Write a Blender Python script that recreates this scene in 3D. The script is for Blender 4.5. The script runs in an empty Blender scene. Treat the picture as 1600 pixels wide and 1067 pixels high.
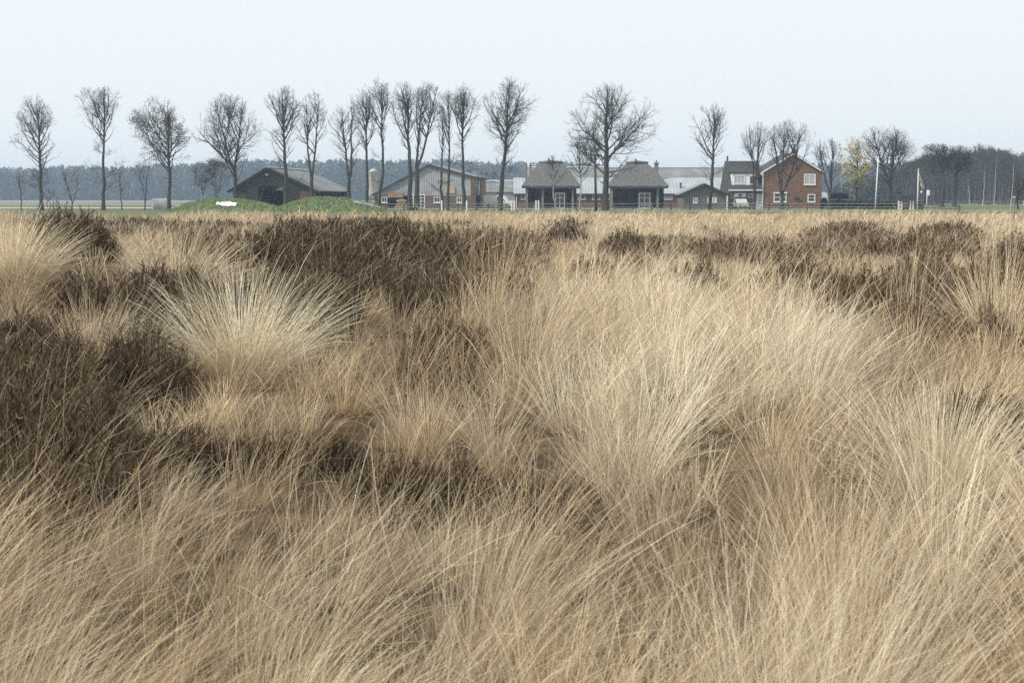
import bpy, math, random
import numpy as np
from mathutils import Vector, Euler
R = math.radians
rng = np.random.default_rng(7)
random.seed(7)

# ------------------------------------------------------------------ camera, world, sun, exposure
scene = bpy.context.scene
FPX, EYE, HOR = 2222.2, 1.65, 309.0
TH = math.atan((533.5 - HOR) / FPX)
cam_d = bpy.data.cameras.new('camera'); cam = bpy.data.objects.new('camera', cam_d)
scene.collection.objects.link(cam); scene.camera = cam
cam.location = (0, 0, EYE); cam.rotation_euler = (math.pi / 2 - TH, 0, 0)
cam_d.lens = 50; cam_d.sensor_width = 36; cam_d.clip_start = 0.05; cam_d.clip_end = 6000
cam_d.dof.use_dof = True; cam_d.dof.focus_distance = 19.0; cam_d.dof.aperture_fstop = 7.1

SUN_EL, SUN_AZ = R(42), R(-112)        # azimuth clockwise from +Y: the sun stands to the left and a little behind
w = bpy.data.worlds.new('World'); scene.world = w; w.use_nodes = True
nt = w.node_tree; bg = nt.nodes['Background']
sky = nt.nodes.new('ShaderNodeTexSky'); sky.sky_type = 'NISHITA'; sky.sun_disc = False
sky.sun_elevation = SUN_EL; sky.sun_rotation = SUN_AZ; sky.dust_density = 4; sky.air_density = 1.0
mx = nt.nodes.new('ShaderNodeMix'); mx.data_type = 'RGBA'; mx.inputs[0].default_value = 0.93
nt.links.new(sky.outputs[0], mx.inputs[6]); mx.inputs[7].default_value = (8.5, 9.05, 9.4, 1)
nt.links.new(mx.outputs[2], bg.inputs[0]); bg.inputs[1].default_value = 0.113

sd = bpy.data.lights.new('sun', 'SUN'); sun = bpy.data.objects.new('sun', sd)
scene.collection.objects.link(sun); sd.energy = 4.1; sd.angle = R(6); sd.color = (1, 0.95, 0.86)
sv = Vector((math.sin(SUN_AZ) * math.cos(SUN_EL), math.cos(SUN_AZ) * math.cos(SUN_EL), math.sin(SUN_EL)))
sun.rotation_euler = sv.to_track_quat('Z', 'Y').to_euler()
vs = scene.view_settings; vs.view_transform = 'Standard'; vs.look = 'None'; vs.exposure = 0.0; vs.gamma = 1
scene.render.film_transparent = False
cy = scene.cycles; cy.max_bounces = 6; cy.diffuse_bounces = 3; cy.transmission_bounces = 3; cy.volume_bounces = 0
cy.use_denoising = False; cy.transparent_max_bounces = 4; cy.caustics_reflective = False; cy.caustics_refractive = False

# ------------------------------------------------------------------ helpers
def PX(px, Y, py=300.0):
    v = (533.5 - py) / FPX
    return Y * (px - 800) / FPX / (math.cos(TH) + v * math.sin(TH))
def PZ(py, Y):
    v = (533.5 - py) / FPX
    return EYE + Y * (-math.sin(TH) + v * math.cos(TH)) / (math.cos(TH) + v * math.sin(TH))
def project(x, y, z):
    dz = z - EYE
    d = y * math.cos(TH) - dz * math.sin(TH)
    u = y * math.sin(TH) + dz * math.cos(TH)
    return 800 + FPX * x / d, 533.5 - FPX * u / d

col = scene.collection
def tag(o, label=None, cat=None, group=None, kind=None):
    if label: o['label'] = label
    if cat: o['category'] = cat
    if group: o['group'] = group
    if kind: o['kind'] = kind
    return o
def empty(name, loc, rz=0.0, label=None, cat=None, group=None):
    o = bpy.data.objects.new(name, None); col.objects.link(o)
    o.location = loc; o.rotation_euler = (0, 0, rz); o.empty_display_size = 0.3
    return tag(o, label, cat, group)
def copy_tree(o, parent=None):
    c = o.copy(); col.objects.link(c)
    if parent: c.parent = parent
    for ch in list(o.children): copy_tree(ch, c)
    return c

class MB:
    """collects faces, builds ONE mesh"""
    def __init__(s): s.v = []; s.f = []
    def poly(s, pts):
        n = len(s.v); s.v += [tuple(p) for p in pts]; s.f.append(tuple(range(n, n + len(pts)))); return s
    def box(s, x0, x1, y0, y1, z0, z1):
        n = len(s.v)
        s.v += [(x0,y0,z0),(x1,y0,z0),(x1,y1,z0),(x0,y1,z0),(x0,y0,z1),(x1,y0,z1),(x1,y1,z1),(x0,y1,z1)]
        s.f += [tuple(n+i for i in q) for q in ((0,3,2,1),(4,5,6,7),(0,1,5,4),(1,2,6,5),(2,3,7,6),(3,0,4,7))]
        return s
    def prism(s, prof, y0, y1):
        """profile of (x,z) points extruded along y"""
        n = len(s.v); k = len(prof)
        s.v += [(x, y0, z) for x, z in prof] + [(x, y1, z) for x, z in prof]
        s.f.append(tuple(n + i for i in range(k))); s.f.append(tuple(n + k + i for i in reversed(range(k))))
        for i in range(k):
            j = (i + 1) % k; s.f.append((n+i, n+k+i, n+k+j, n+j))
        return s
    def xprism(s, prof, x0, x1):
        """profile of (y,z) points extruded along x"""
        n = len(s.v); k = len(prof)
        s.v += [(x0, y, z) for y, z in prof] + [(x1, y, z) for y, z in prof]
        s.f.append(tuple(n + i for i in range(k))); s.f.append(tuple(n + k + i for i in reversed(range(k))))
        for i in range(k):
            j = (i + 1) % k; s.f.append((n+i, n+j, n+k+j, n+k+i))
        return s
    def tube(s, pts, rads, n=8):
        base = len(s.v); pts = [Vector(p) for p in pts]
        for i, p in enumerate(pts):
            t = (pts[min(i+1, len(pts)-1)] - pts[max(i-1, 0)]).normalized()
            a = t.cross(Vector((0, 0, 1)) if abs(t.z) < 0.9 else Vector((1, 0, 0))).normalized(); b = t.cross(a)
            for k in range(n):
                an = 2 * math.pi * k / n
                s.v.append(tuple(p + (a * math.cos(an) + b * math.sin(an)) * rads[i]))
        for i in range(len(pts) - 1):
            for k in range(n):
                l = (k + 1) % n
                s.f.append((base+i*n+k, base+i*n+l, base+(i+1)*n+l, base+(i+1)*n+k))
        s.f.append(tuple(base + k for k in reversed(range(n)))); s.f.append(tuple(base + (len(pts)-1)*n + k for k in range(n)))
        return s
    def build(s, name, m, parent=None, smooth=False, loc=None):
        me = bpy.data.meshes.new(name); me.from_pydata(s.v, [], s.f); me.update()
        if smooth: me.shade_smooth()
        me.materials.append(m)
        o = bpy.data.objects.new(name, me); col.objects.link(o)
        if parent: o.parent = parent
        if loc: o.location = loc
        return o

def np_mesh(name, V, Q, m, parent=None, C=None, smooth=False, loc=None):
    """V (n,3), Q (k,3 or 4) faces, C (n,3) per-vertex own colour"""
    me = bpy.data.meshes.new(name); V = np.asarray(V, np.float32); Q = np.asarray(Q, np.int32)
    k = Q.shape[1]
    me.vertices.add(len(V)); me.vertices.foreach_set('co', V.ravel())
    me.loops.add(Q.size); me.loops.foreach_set('vertex_index', Q.ravel())
    me.polygons.add(len(Q)); me.polygons.foreach_set('loop_start', np.arange(len(Q), dtype=np.int32) * k)
    if C is not None:
        a = me.color_attributes.new('tone', 'FLOAT_COLOR', 'POINT')
        cc = np.ones((len(V), 4), np.float32); cc[:, :3] = C; a.data.foreach_set('color', cc.ravel())
    me.update(calc_edges=True)
    if smooth: me.shade_smooth()
    me.materials.append(m)
    o = bpy.data.objects.new(name, me); col.objects.link(o)
    if parent: o.parent = parent
    if loc is not None: o.location = loc
    return o

def norm(a): return a / np.maximum(np.linalg.norm(a, axis=-1, keepdims=True), 1e-9)

class Ribbons:
    """flat strips (grass blades, heather twigs) gathered into one mesh"""
    def __init__(s): s.V = []; s.Q = []; s.C = []; s.n = 0
    def add(s, P, W, side, C):
        N, K, _ = P.shape
        if N == 0: return
        L = P - side[:, None, :] * W[..., None] / 2; Rr = P + side[:, None, :] * W[..., None] / 2
        V = np.stack([L, Rr], 2).reshape(-1, 3)
        i = (np.arange(N)[:, None] * K + np.arange(K - 1)[None, :]) * 2
        Q = np.stack([i, i + 1, i + 3, i + 2], -1).reshape(-1, 4) + s.n
        s.V.append(V.astype(np.float32)); s.Q.append(Q.astype(np.int32))
        s.C.append(np.repeat(C.reshape(-1, 3), 2, 0).astype(np.float32)); s.n += len(V)
    def build(s, name, m, parent=None, origin=None):
        V = np.concatenate(s.V); 
        if origin is not None: V = V - np.array(origin, np.float32)
        return np_mesh(name, V, np.concatenate(s.Q), m, parent, np.concatenate(s.C))

class Tubes:
    def __init__(s): s.V = []; s.Q = []; s.n = 0
    def add(s, P, Rd, sides=3):
        N, K, _ = P.shape
        if N == 0: return
        T = norm(np.concatenate([P[:, 1:] - P[:, :-1], P[:, -1:] - P[:, -2:-1]], 1))
        ref = np.where(np.abs(T[..., 2:3]) < 0.9, np.array([0, 0, 1.0]), np.array([1.0, 0, 0]))
        A = norm(np.cross(T, ref)); B = np.cross(T, A)
        an = np.arange(sides) * 2 * math.pi / sides
        V = P[:, :, None, :] + (A[:, :, None, :] * np.cos(an)[None, None, :, None] + B[:, :, None, :] * np.sin(an)[None, None, :, None]) * Rd[:, :, None, None]
        idx = (np.arange(N)[:, None, None] * K + np.arange(K - 1)[None, :, None]) * sides
        k = np.arange(sides)[None, None, :]; l = (k + 1) % sides
        Q = np.stack([idx + k, idx + l, idx + sides + l, idx + sides + k], -1).reshape(-1, 4) + s.n
        s.V.append(V.reshape(-1, 3).astype(np.float32)); s.Q.append(Q.astype(np.int32)); s.n += N * K * sides
    def build(s, name, m, parent=None, smooth=False):
        return np_mesh(name, np.concatenate(s.V), np.concatenate(s.Q), m, parent, smooth=smooth)

# ------------------------------------------------------------------ materials
def mat(name, c1, c2=None, scale=2.0, rough=0.85, bump=0.0, coord='Object', detail=6, spec=0.25, stretch=None, metal=0.0):
    m = bpy.data.materials.new(name); m.use_nodes = True; t = m.node_tree; p = t.nodes['Principled BSDF']
    p.inputs['Roughness'].default_value = rough; p.inputs['Specular IOR Level'].default_value = spec; p.inputs['Metallic'].default_value = metal
    tc = t.nodes.new('ShaderNodeTexCoord'); n = t.nodes.new('ShaderNodeTexNoise'); n.inputs['Scale'].default_value = scale; n.inputs['Detail'].default_value = detail
    src = tc.outputs[coord]
    if stretch:
        mp = t.nodes.new('ShaderNodeMapping'); mp.inputs['Scale'].default_value = stretch; t.links.new(src, mp.inputs[0]); src = mp.outputs[0]
    t.links.new(src, n.inputs[0])
    r = t.nodes.new('ShaderNodeValToRGB'); r.color_ramp.elements[0].position = 0.3; r.color_ramp.elements[1].position = 0.7
    r.color_ramp.elements[0].color = (*c1, 1); r.color_ramp.elements[1].color = (*(c2 or c1), 1)
    t.links.new(n.outputs[0], r.inputs[0]); t.links.new(r.outputs[0], p.inputs['Base Color'])
    if bump:
        b = t.nodes.new('ShaderNodeBump'); b.inputs['Strength'].default_value = bump; t.links.new(n.outputs[0], b.inputs['Height']); t.links.new(b.outputs[0], p.inputs['Normal'])
    m['ramp'] = r.name
    return m
def banded(name, c1, c2, period, axis='X', rough=0.7, noise=0.5, band_tone=(0.8, 1.0), nscale=0.6):
    """boards / corrugated sheets: a wave across one axis darkens the colour in bands, over mottled noise"""
    m = mat(name, c1, c2, scale=nscale, rough=rough); t = m.node_tree; p = t.nodes['Principled BSDF']; r = t.nodes[m['ramp']]
    tc = [n for n in t.nodes if n.type == 'TEX_COORD'][0]
    wv = t.nodes.new('ShaderNodeTexWave'); wv.bands_direction = axis; wv.inputs['Scale'].default_value = 1 / period * 0.314; wv.inputs['Distortion'].default_value = noise
    t.links.new(tc.outputs['Object'], wv.inputs[0])
    mr = t.nodes.new('ShaderNodeMapRange'); mr.inputs[3].default_value = band_tone[0]; mr.inputs[4].default_value = band_tone[1]; t.links.new(wv.outputs[1], mr.inputs[0])  # colour multiplier: darker in the low bands of the wave
    mu = t.nodes.new('ShaderNodeMix'); mu.data_type = 'RGBA'; mu.blend_type = 'MULTIPLY'; mu.inputs[0].default_value = 1
    t.links.new(r.outputs[0], mu.inputs[6]); t.links.new(mr.outputs[0], mu.inputs[7]); t.links.new(mu.outputs[2], p.inputs['Base Color'])
    b = t.nodes.new('ShaderNodeBump'); b.inputs['Strength'].default_value = 0.5; b.inputs['Distance'].default_value = 0.05; t.links.new(wv.outputs[1], b.inputs['Height']); t.links.new(b.outputs[0], p.inputs['Normal'])
    return m
def brick(name, c1, c2, mortar, w=0.24, h=0.075):
    m = bpy.data.materials.new(name); m.use_nodes = True; t = m.node_tree; p = t.nodes['Principled BSDF']; p.inputs['Roughness'].default_value = 0.9
    tc = t.nodes.new('ShaderNodeTexCoord'); sp = t.nodes.new('ShaderNodeSeparateXYZ'); cb = t.nodes.new('ShaderNodeCombineXYZ'); ad = t.nodes.new('ShaderNodeMath')
    t.links.new(tc.outputs['Object'], sp.inputs[0]); t.links.new(sp.outputs[0], ad.inputs[0]); t.links.new(sp.outputs[1], ad.inputs[1])
    t.links.new(ad.outputs[0], cb.inputs[0]); t.links.new(sp.outputs[2], cb.inputs[1])
    br = t.nodes.new('ShaderNodeTexBrick'); br.inputs['Scale'].default_value = 1; br.inputs['Brick Width'].default_value = w; br.inputs['Row Height'].default_value = h; br.inputs['Mortar Size'].default_value = 0.008
    br.inputs['Color1'].default_value = (*c1, 1); br.inputs['Color2'].default_value = (*c2, 1); br.inputs['Mortar'].default_value = (*mortar, 1)
    t.links.new(cb.outputs[0], br.inputs[0])
    n = t.nodes.new('ShaderNodeTexNoise'); n.inputs['Scale'].default_value = 0.7; n.inputs['Detail'].default_value = 6; t.links.new(tc.outputs['Object'], n.inputs[0])
    mr = t.nodes.new('ShaderNodeMapRange'); mr.inputs[3].default_value = 0.7; mr.inputs[4].default_value = 1.3; t.links.new(n.outputs[0], mr.inputs[0])
    mu = t.nodes.new('ShaderNodeMix'); mu.data_type = 'RGBA'; mu.blend_type = 'MULTIPLY'; mu.inputs[0].default_value = 1
    t.links.new(br.outputs[0], mu.inputs[6]); t.links.new(mr.outputs[0], mu.inputs[7]); t.links.new(mu.outputs[2], p.inputs['Base Color'])
    return m
def blade_mat(name, trans=0.3, rough=0.6):
    m = bpy.data.materials.new(name); m.use_nodes = True; t = m.node_tree; p = t.nodes['Principled BSDF']; out = t.nodes['Material Output']
    a = t.nodes.new('ShaderNodeAttribute'); a.attribute_name = 'tone'
    p.inputs['Roughness'].default_value = rough; p.inputs['Specular IOR Level'].default_value = 0.25
    tl = t.nodes.new('ShaderNodeBsdfTranslucent'); mi = t.nodes.new('ShaderNodeMixShader'); mi.inputs[0].default_value = trans
    t.links.new(a.outputs[0], p.inputs['Base Color']); t.links.new(a.outputs[0], tl.inputs[0])
    t.links.new(p.outputs[0], mi.inputs[1]); t.links.new(tl.outputs[0], mi.inputs[2]); t.links.new(mi.outputs[0], out.inputs[0])
    return m
M = dict(
    straw=blade_mat('dry_grass', 0.22), heath=blade_mat('heather', 0.05, 0.8), leafc=blade_mat('leaves', 0.3, 0.7),
    bark=mat('bark', (0.032, 0.029, 0.024), (0.072, 0.066, 0.055), 3.0, 0.95, 0.3),
    twig=mat('twig', (0.05, 0.045, 0.038), (0.09, 0.08, 0.066), 1.0, 0.95),
    birch=mat('birch_bark', (0.16, 0.155, 0.14), (0.5, 0.49, 0.46), 2.5, 0.85, stretch=(0.5, 0.5, 3)),
    white=mat('white_paint', (0.72, 0.73, 0.72), (0.82, 0.82, 0.8), 3, 0.5),
    glass=mat('window_glass', (0.03, 0.035, 0.04), (0.06, 0.065, 0.07), 2, 0.08, spec=0.6),
    blind=mat('blind', (0.42, 0.43, 0.44), (0.5, 0.51, 0.52), 2, 0.6),
    dark=mat('interior_shade_black', (0.012, 0.013, 0.014), (0.022, 0.022, 0.022), 1, 0.95),  # near black, the shade inside the barns put into the colour
    board=banded('dark_boards', (0.045, 0.048, 0.044), (0.085, 0.085, 0.075), 0.25, 'X', 0.9),
    shedboard=banded('grey_boards', (0.13, 0.13, 0.125), (0.19, 0.185, 0.17), 0.2, 'Z', 0.9, band_tone=(0.7, 1)),
    brick=brick('red_brick', (0.205, 0.098, 0.048), (0.145, 0.07, 0.038), (0.2, 0.14, 0.10)),
    dbrick=brick('brown_brick', (0.145, 0.085, 0.055), (0.10, 0.06, 0.042), (0.16, 0.14, 0.12)),
    tan=banded('tan_boards', (0.24, 0.17, 0.10), (0.34, 0.245, 0.15), 0.3, 'Y', 0.9),
    sheet=banded('grey_cladding', (0.27, 0.29, 0.30), (0.42, 0.44, 0.45), 0.35, 'X', 0.6, noise=0.3, band_tone=(0.82, 1)),
    asb=banded('fibre_cement_roof', (0.17, 0.175, 0.17), (0.29, 0.30, 0.30), 0.4, 'Y', 0.85, noise=0.2, nscale=0.4),
    asbx=banded('fibre_cement_roof_wide', (0.15, 0.155, 0.15), (0.27, 0.28, 0.28), 0.4, 'X', 0.85, noise=0.2, nscale=0.4),
    bluroof=banded('pale_metal_roof', (0.31, 0.345, 0.37), (0.40, 0.43, 0.45), 0.5, 'X', 0.5, noise=0.1, band_tone=(0.88, 1)),
    slate=banded('dark_tile_roof', (0.045, 0.048, 0.05), (0.08, 0.08, 0.078), 0.3, 'Z', 0.75, noise=0.3, band_tone=(0.7, 1)),
    thatch=mat('thatch', (0.08, 0.08, 0.077), (0.16, 0.158, 0.148), 3.5, 0.98, 0.6, stretch=(3, 1, 0.6)),
    chim=mat('chimney_brick', (0.14, 0.13, 0.12), (0.24, 0.22, 0.2), 6, 0.95),
    trim=mat('roof_edge', (0.03, 0.03, 0.03), (0.05, 0.048, 0.045), 2, 0.8),
    wood=mat('weathered_wood', (0.15, 0.14, 0.12), (0.30, 0.28, 0.25), 5, 0.95, 0.2),
    dwood=mat('dark_wood', (0.04, 0.036, 0.03), (0.09, 0.08, 0.065), 5, 0.95),
    post=mat('grey_post', (0.16, 0.16, 0.15), (0.24, 0.23, 0.21), 5, 0.9),
    ply=mat('plywood', (0.42, 0.31, 0.17), (0.52, 0.4, 0.24), 3, 0.8),
    logs=mat('cut_logs', (0.30, 0.18, 0.08), (0.62, 0.46, 0.25), 9, 0.9, 0.5, detail=2),
    tarp=mat('tarpaulin', (0.75, 0.77, 0.8), (0.85, 0.87, 0.9), 2, 0.5, 0.2),
    gtarp=mat('grey_tarpaulin', (0.22, 0.23, 0.24), (0.36, 0.37, 0.37), 1.5, 0.8, 0.4),
    rubber=mat('tyre_rubber', (0.015, 0.015, 0.015), (0.03, 0.03, 0.03), 9, 0.9),
    rim=mat('wheel_rim', (0.4, 0.4, 0.41), (0.5, 0.5, 0.5), 5, 0.4, metal=0.6),
    carw=mat('white_car_paint', (0.68, 0.7, 0.71), (0.74, 0.75, 0.76), 1, 0.25, spec=0.5),
    cars=mat('silver_car_paint', (0.42, 0.44, 0.46), (0.48, 0.5, 0.52), 1, 0.25, spec=0.5),
    lamp=mat('lamp_lens', (0.6, 0.6, 0.55), (0.75, 0.75, 0.7), 9, 0.2, spec=0.6),
    plate=mat('yellow_plate', (0.6, 0.45, 0.05), (0.65, 0.5, 0.08), 9, 0.5),
    orange=mat('orange_paint', (0.55, 0.28, 0.08), (0.6, 0.33, 0.1), 5, 0.6),
    hedge=mat('hedge_core', (0.012, 0.016, 0.012), (0.02, 0.026, 0.018), 5, 0.95),
    silo=mat('silo_shell', (0.38, 0.37, 0.35), (0.58, 0.57, 0.55), 1.2, 0.5),
    flagb=mat('flag_blue_grey', (0.33, 0.38, 0.45), (0.42, 0.47, 0.53), 2, 0.9), flago=mat('flag_orange', (0.5, 0.33, 0.16), (0.6, 0.42, 0.22), 2, 0.9),
)

# ------------------------------------------------------------------ terrain and ground
def terrain(x, y):
    x = np.asarray(x, float); y = np.asarray(y, float)
    g = lambda cx, cy, sx, sy, a: a * np.exp(-((x - cx) / sx) ** 2 - ((y - cy) / sy) ** 2)
    z = g(-6.6, 19, 4.2, 6, 0.60) + g(-2.7, 25, 2.8, 5, 0.60) + g(-1.0, 8.5, 3, 2, -0.05) + g(7.5, 34, 4, 7, 0.18) + g(5, 16, 3, 3, -0.06)
    z = z + 0.05 * np.sin(x * 1.3 + 0.7 * np.sin(y * 0.6)) * np.sin(y * 0.9 + 1.1) + 0.03 * np.sin(x * 3.1 + y * 1.7) * np.sin(y * 2.3 - x)
    fade = np.clip((105 - y) / 30, 0, 1) * np.clip((60 - np.abs(x)) / 20, 0, 1)
    return z * fade

def ground():
    xs = np.concatenate([-np.geomspace(1400, 42, 14), np.linspace(-40, 40, 161), np.geomspace(42, 1400, 14)])
    ys = np.concatenate([[-60, -20, -5], np.linspace(0, 60, 151), np.linspace(61, 110, 40), np.geomspace(120, 1500, 30)])
    X, Y = np.meshgrid(xs, ys); Z = terrain(X, Y); nx, ny = len(xs), len(ys)
    V = np.stack([X, Y, Z], -1).reshape(-1, 3)
    i = (np.arange(ny - 1)[:, None] * nx + np.arange(nx - 1)[None, :])
    Q = np.stack([i, i + 1, i + nx + 1, i + nx], -1).reshape(-1, 4)
    m = bpy.data.materials.new('ground'); m.use_nodes = True; t = m.node_tree; p = t.nodes['Principled BSDF']; p.inputs['Roughness'].default_value = 1; p.inputs['Specular IOR Level'].default_value = 0.05
    tc = t.nodes.new('ShaderNodeTexCoord'); sp = t.nodes.new('ShaderNodeSeparateXYZ'); t.links.new(tc.outputs['Object'], sp.inputs[0])
    def nz(s, d=6):
        n = t.nodes.new('ShaderNodeTexNoise'); n.inputs['Scale'].default_value = s; n.inputs['Detail'].default_value = d; t.links.new(tc.outputs['Object'], n.inputs[0]); return n
    def ramp(n, a, b, p0=0.35, p1=0.65):
        r = t.nodes.new('ShaderNodeValToRGB'); r.color_ramp.elements[0].color = (*a, 1); r.color_ramp.elements[1].color = (*b, 1)
        r.color_ramp.elements[0].position = p0; r.color_ramp.elements[1].position = p1; t.links.new(n.outputs[0], r.inputs[0]); return r
    soil = ramp(nz(3.0), (0.035, 0.025, 0.016), (0.13, 0.09, 0.05))
    green = ramp(nz(0.35), (0.085, 0.105, 0.048), (0.17, 0.165, 0.09))
    n2 = nz(0.12, 4); ad = t.nodes.new('ShaderNodeMath'); ad.operation = 'MULTIPLY_ADD'; ad.inputs[1].default_value = 8; t.links.new(n2.outputs[0], ad.inputs[0]); t.links.new(sp.outputs[1], ad.inputs[2])
    mr = t.nodes.new('ShaderNodeMapRange'); mr.inputs[1].default_value = 116; mr.inputs[2].default_value = 126; t.links.new(ad.outputs[0], mr.inputs[0])
    mi = t.nodes.new('ShaderNodeMix'); mi.data_type = 'RGBA'; t.links.new(mr.outputs[0], mi.inputs[0]); t.links.new(soil.outputs[0], mi.inputs[6]); t.links.new(green.outputs[0], mi.inputs[7])
    t.links.new(mi.outputs[2], p.inputs['Base Color'])
    tag(np_mesh('ground', V, Q, m, smooth=True), 'flat heath and pasture ground reaching to the distant woods', kind='structure')
ground()
def sheet(name, label, x0, x1, y0, y1, m, z=0.02, nx=30):
    b = MB(); xs = np.linspace(x0, x1, nx)
    for i in range(nx - 1):
        b.poly([(xs[i], y0 + 0.6*math.sin(i), z), (xs[i+1], y0 + 0.6*math.sin(i+1), z), (xs[i+1], y1, z), (xs[i], y1, z)])
    return tag(b.build(name, m), label, kind='structure')
sheet('field', 'grey ploughed field in front of the far wood', -600, -72, 430, 860, mat('ploughed', (0.17, 0.17, 0.165), (0.24, 0.235, 0.22), 0.05, 1, stretch=(1, 6, 1)))
sheet('stubble_field', 'brown stubble strip beyond the pale track', -300, -46, 285, 400, mat('stubble', (0.15, 0.15, 0.08), (0.24, 0.21, 0.13), 0.1, 1, stretch=(1, 5, 1)), 0.03)
sheet('track', 'pale gravel track crossing the pasture at left', -200, -45, 214, 238, mat('gravel', (0.33, 0.33, 0.32), (0.44, 0.44, 0.42), 2, 1), 0.04)
sheet('yard', 'pale gravel farmyard in front of the barns', -24, 60, 196, 262, mat('yard', (0.15, 0.14, 0.11), (0.27, 0.25, 0.20), 0.8, 1), 0.03)
sheet('lawn', 'narrow green lawn along the farm fence', 12, 70, 158, 194, mat('lawn', (0.09, 0.12, 0.055), (0.19, 0.18, 0.10), 0.7, 1), 0.045)
sheet('road', 'grey road running past the wood at right', 62, 260, 300, 312, mat('road', (0.30, 0.31, 0.31), (0.36, 0.36, 0.35), 1, 0.9), 0.03)

# ------------------------------------------------------------------ heath cover plan (what grows where)
# dark heather patches: (px, py, rx, ry) of the canopy, turned into ground places through the terrain
HEATHER = [(330,640,170,14,.5),(140,340,150,13),(25,342,30,8),(230,352,190,13),(330,388,70,12,.85),(430,440,50,24,.7),(545,362,135,30,1.2),(470,385,90,22),(560,412,90,24,1),(750,385,105,28,1.1),(690,430,110,20,.85),
    (885,357,34,12),(1050,372,60,6,.5),(985,385,45,16,1.1),(1325,364,58,16),(1475,374,60,22),(1585,395,30,26),(1385,378,40,10),(1350,448,100,17,1),(1540,470,100,42,1.2),(1450,505,70,18,.8),
    (290,465,95,40),(180,445,90,24,.6),(50,510,60,30,.6),(110,520,60,22,.5),(225,540,60,26,.8),(60,655,140,66,1.15),(120,600,50,40,.8),(40,740,60,40,.7),(470,460,80,30,.75),
    (1560,605,80,26,1.2),(700,520,60,26,.75),(720,600,50,12,.4),(640,690,80,16,.5),(830,690,90,14,.5),(1180,385,120,16,.45),(1490,425,90,14,.8),(1240,425,60,10,.6),(1590,440,40,20,.9),(1420,640,60,14,.4),(1080,420,40,9,.5),
    (30,600,60,25),(1300,560,40,8,.4),(940,420,40,9,.5),(1130,360,40,5,.5),(700,345,40,5,.6)]
def heather_amount(x, y, z):
    px, py = project(x, y, z + 0.42)
    a = np.zeros_like(px)
    for cx, cy, rx, ry, *wt in HEATHER:
        a = np.maximum(a, (wt[0] if wt else 1) * (1.25 - ((px - cx) / rx) ** 2 * 0.9 - ((py - cy) / ry) ** 2 * 0.9))
    n = 0.3 * np.sin(x * 2.3 + 1.3 * np.sin(y * 1.1)) * np.sin(y * 1.9 + 2)
    return np.clip(a + n * (a > 0.12), 0, 1)
DULL = [(750,700,220,40),(330,660,220,60,.6),(1120,800,110,45,.9),(450,860,120,40,.5),(1250,900,110,50,.5),(850,930,90,40,.45),(120,960,90,50,.4),(1450,960,90,40,.45),(650,515,170,100),(430,540,80,50,.6),(960,745,240,50),(1250,690,130,50),(300,730,260,60,.8),(1420,540,120,40,.7),(110,450,170,70),(1230,385,260,18,.7),(1550,660,90,40),(700,680,260,40),
    (560,430,160,40),(1400,470,180,30,.7),(1060,800,140,50,.7),(330,395,200,40,.6),(1180,440,90,20,.5),(60,830,110,60,.5),(1330,860,70,40,.4)]
def dull_amount(x, y, z):
    px, py = project(x, y, z + 0.45); a = np.zeros_like(px)
    for cx, cy, rx, ry, *wt in DULL: a = np.maximum(a, (wt[0] if wt else 1) * np.exp(-((px - cx) / rx) ** 2 - ((py - cy) / ry) ** 2))
    return np.clip(a * (1 + 0.35 * np.sin(x * 3.1 + 1.2 * np.sin(y * 1.7)) * np.sin(y * 2.3 + x)), 0, 1)
PALE = [(1060,560,110,150),(1500,770,120,90),(870,560,70,90),(540,900,160,120),(990,690,110,60),(1250,520,130,70),(1460,430,90,20),(1250,1000,150,80),(200,900,150,80)]
def pale_amount(x, y, z):
    px, py = project(x, y, z + 0.5); a = np.zeros_like(px)
    for cx, cy, rx, ry in PALE: a = np.maximum(a, np.exp(-((px - cx) / rx) ** 2 - ((py - cy) / ry) ** 2))
    return a

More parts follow.
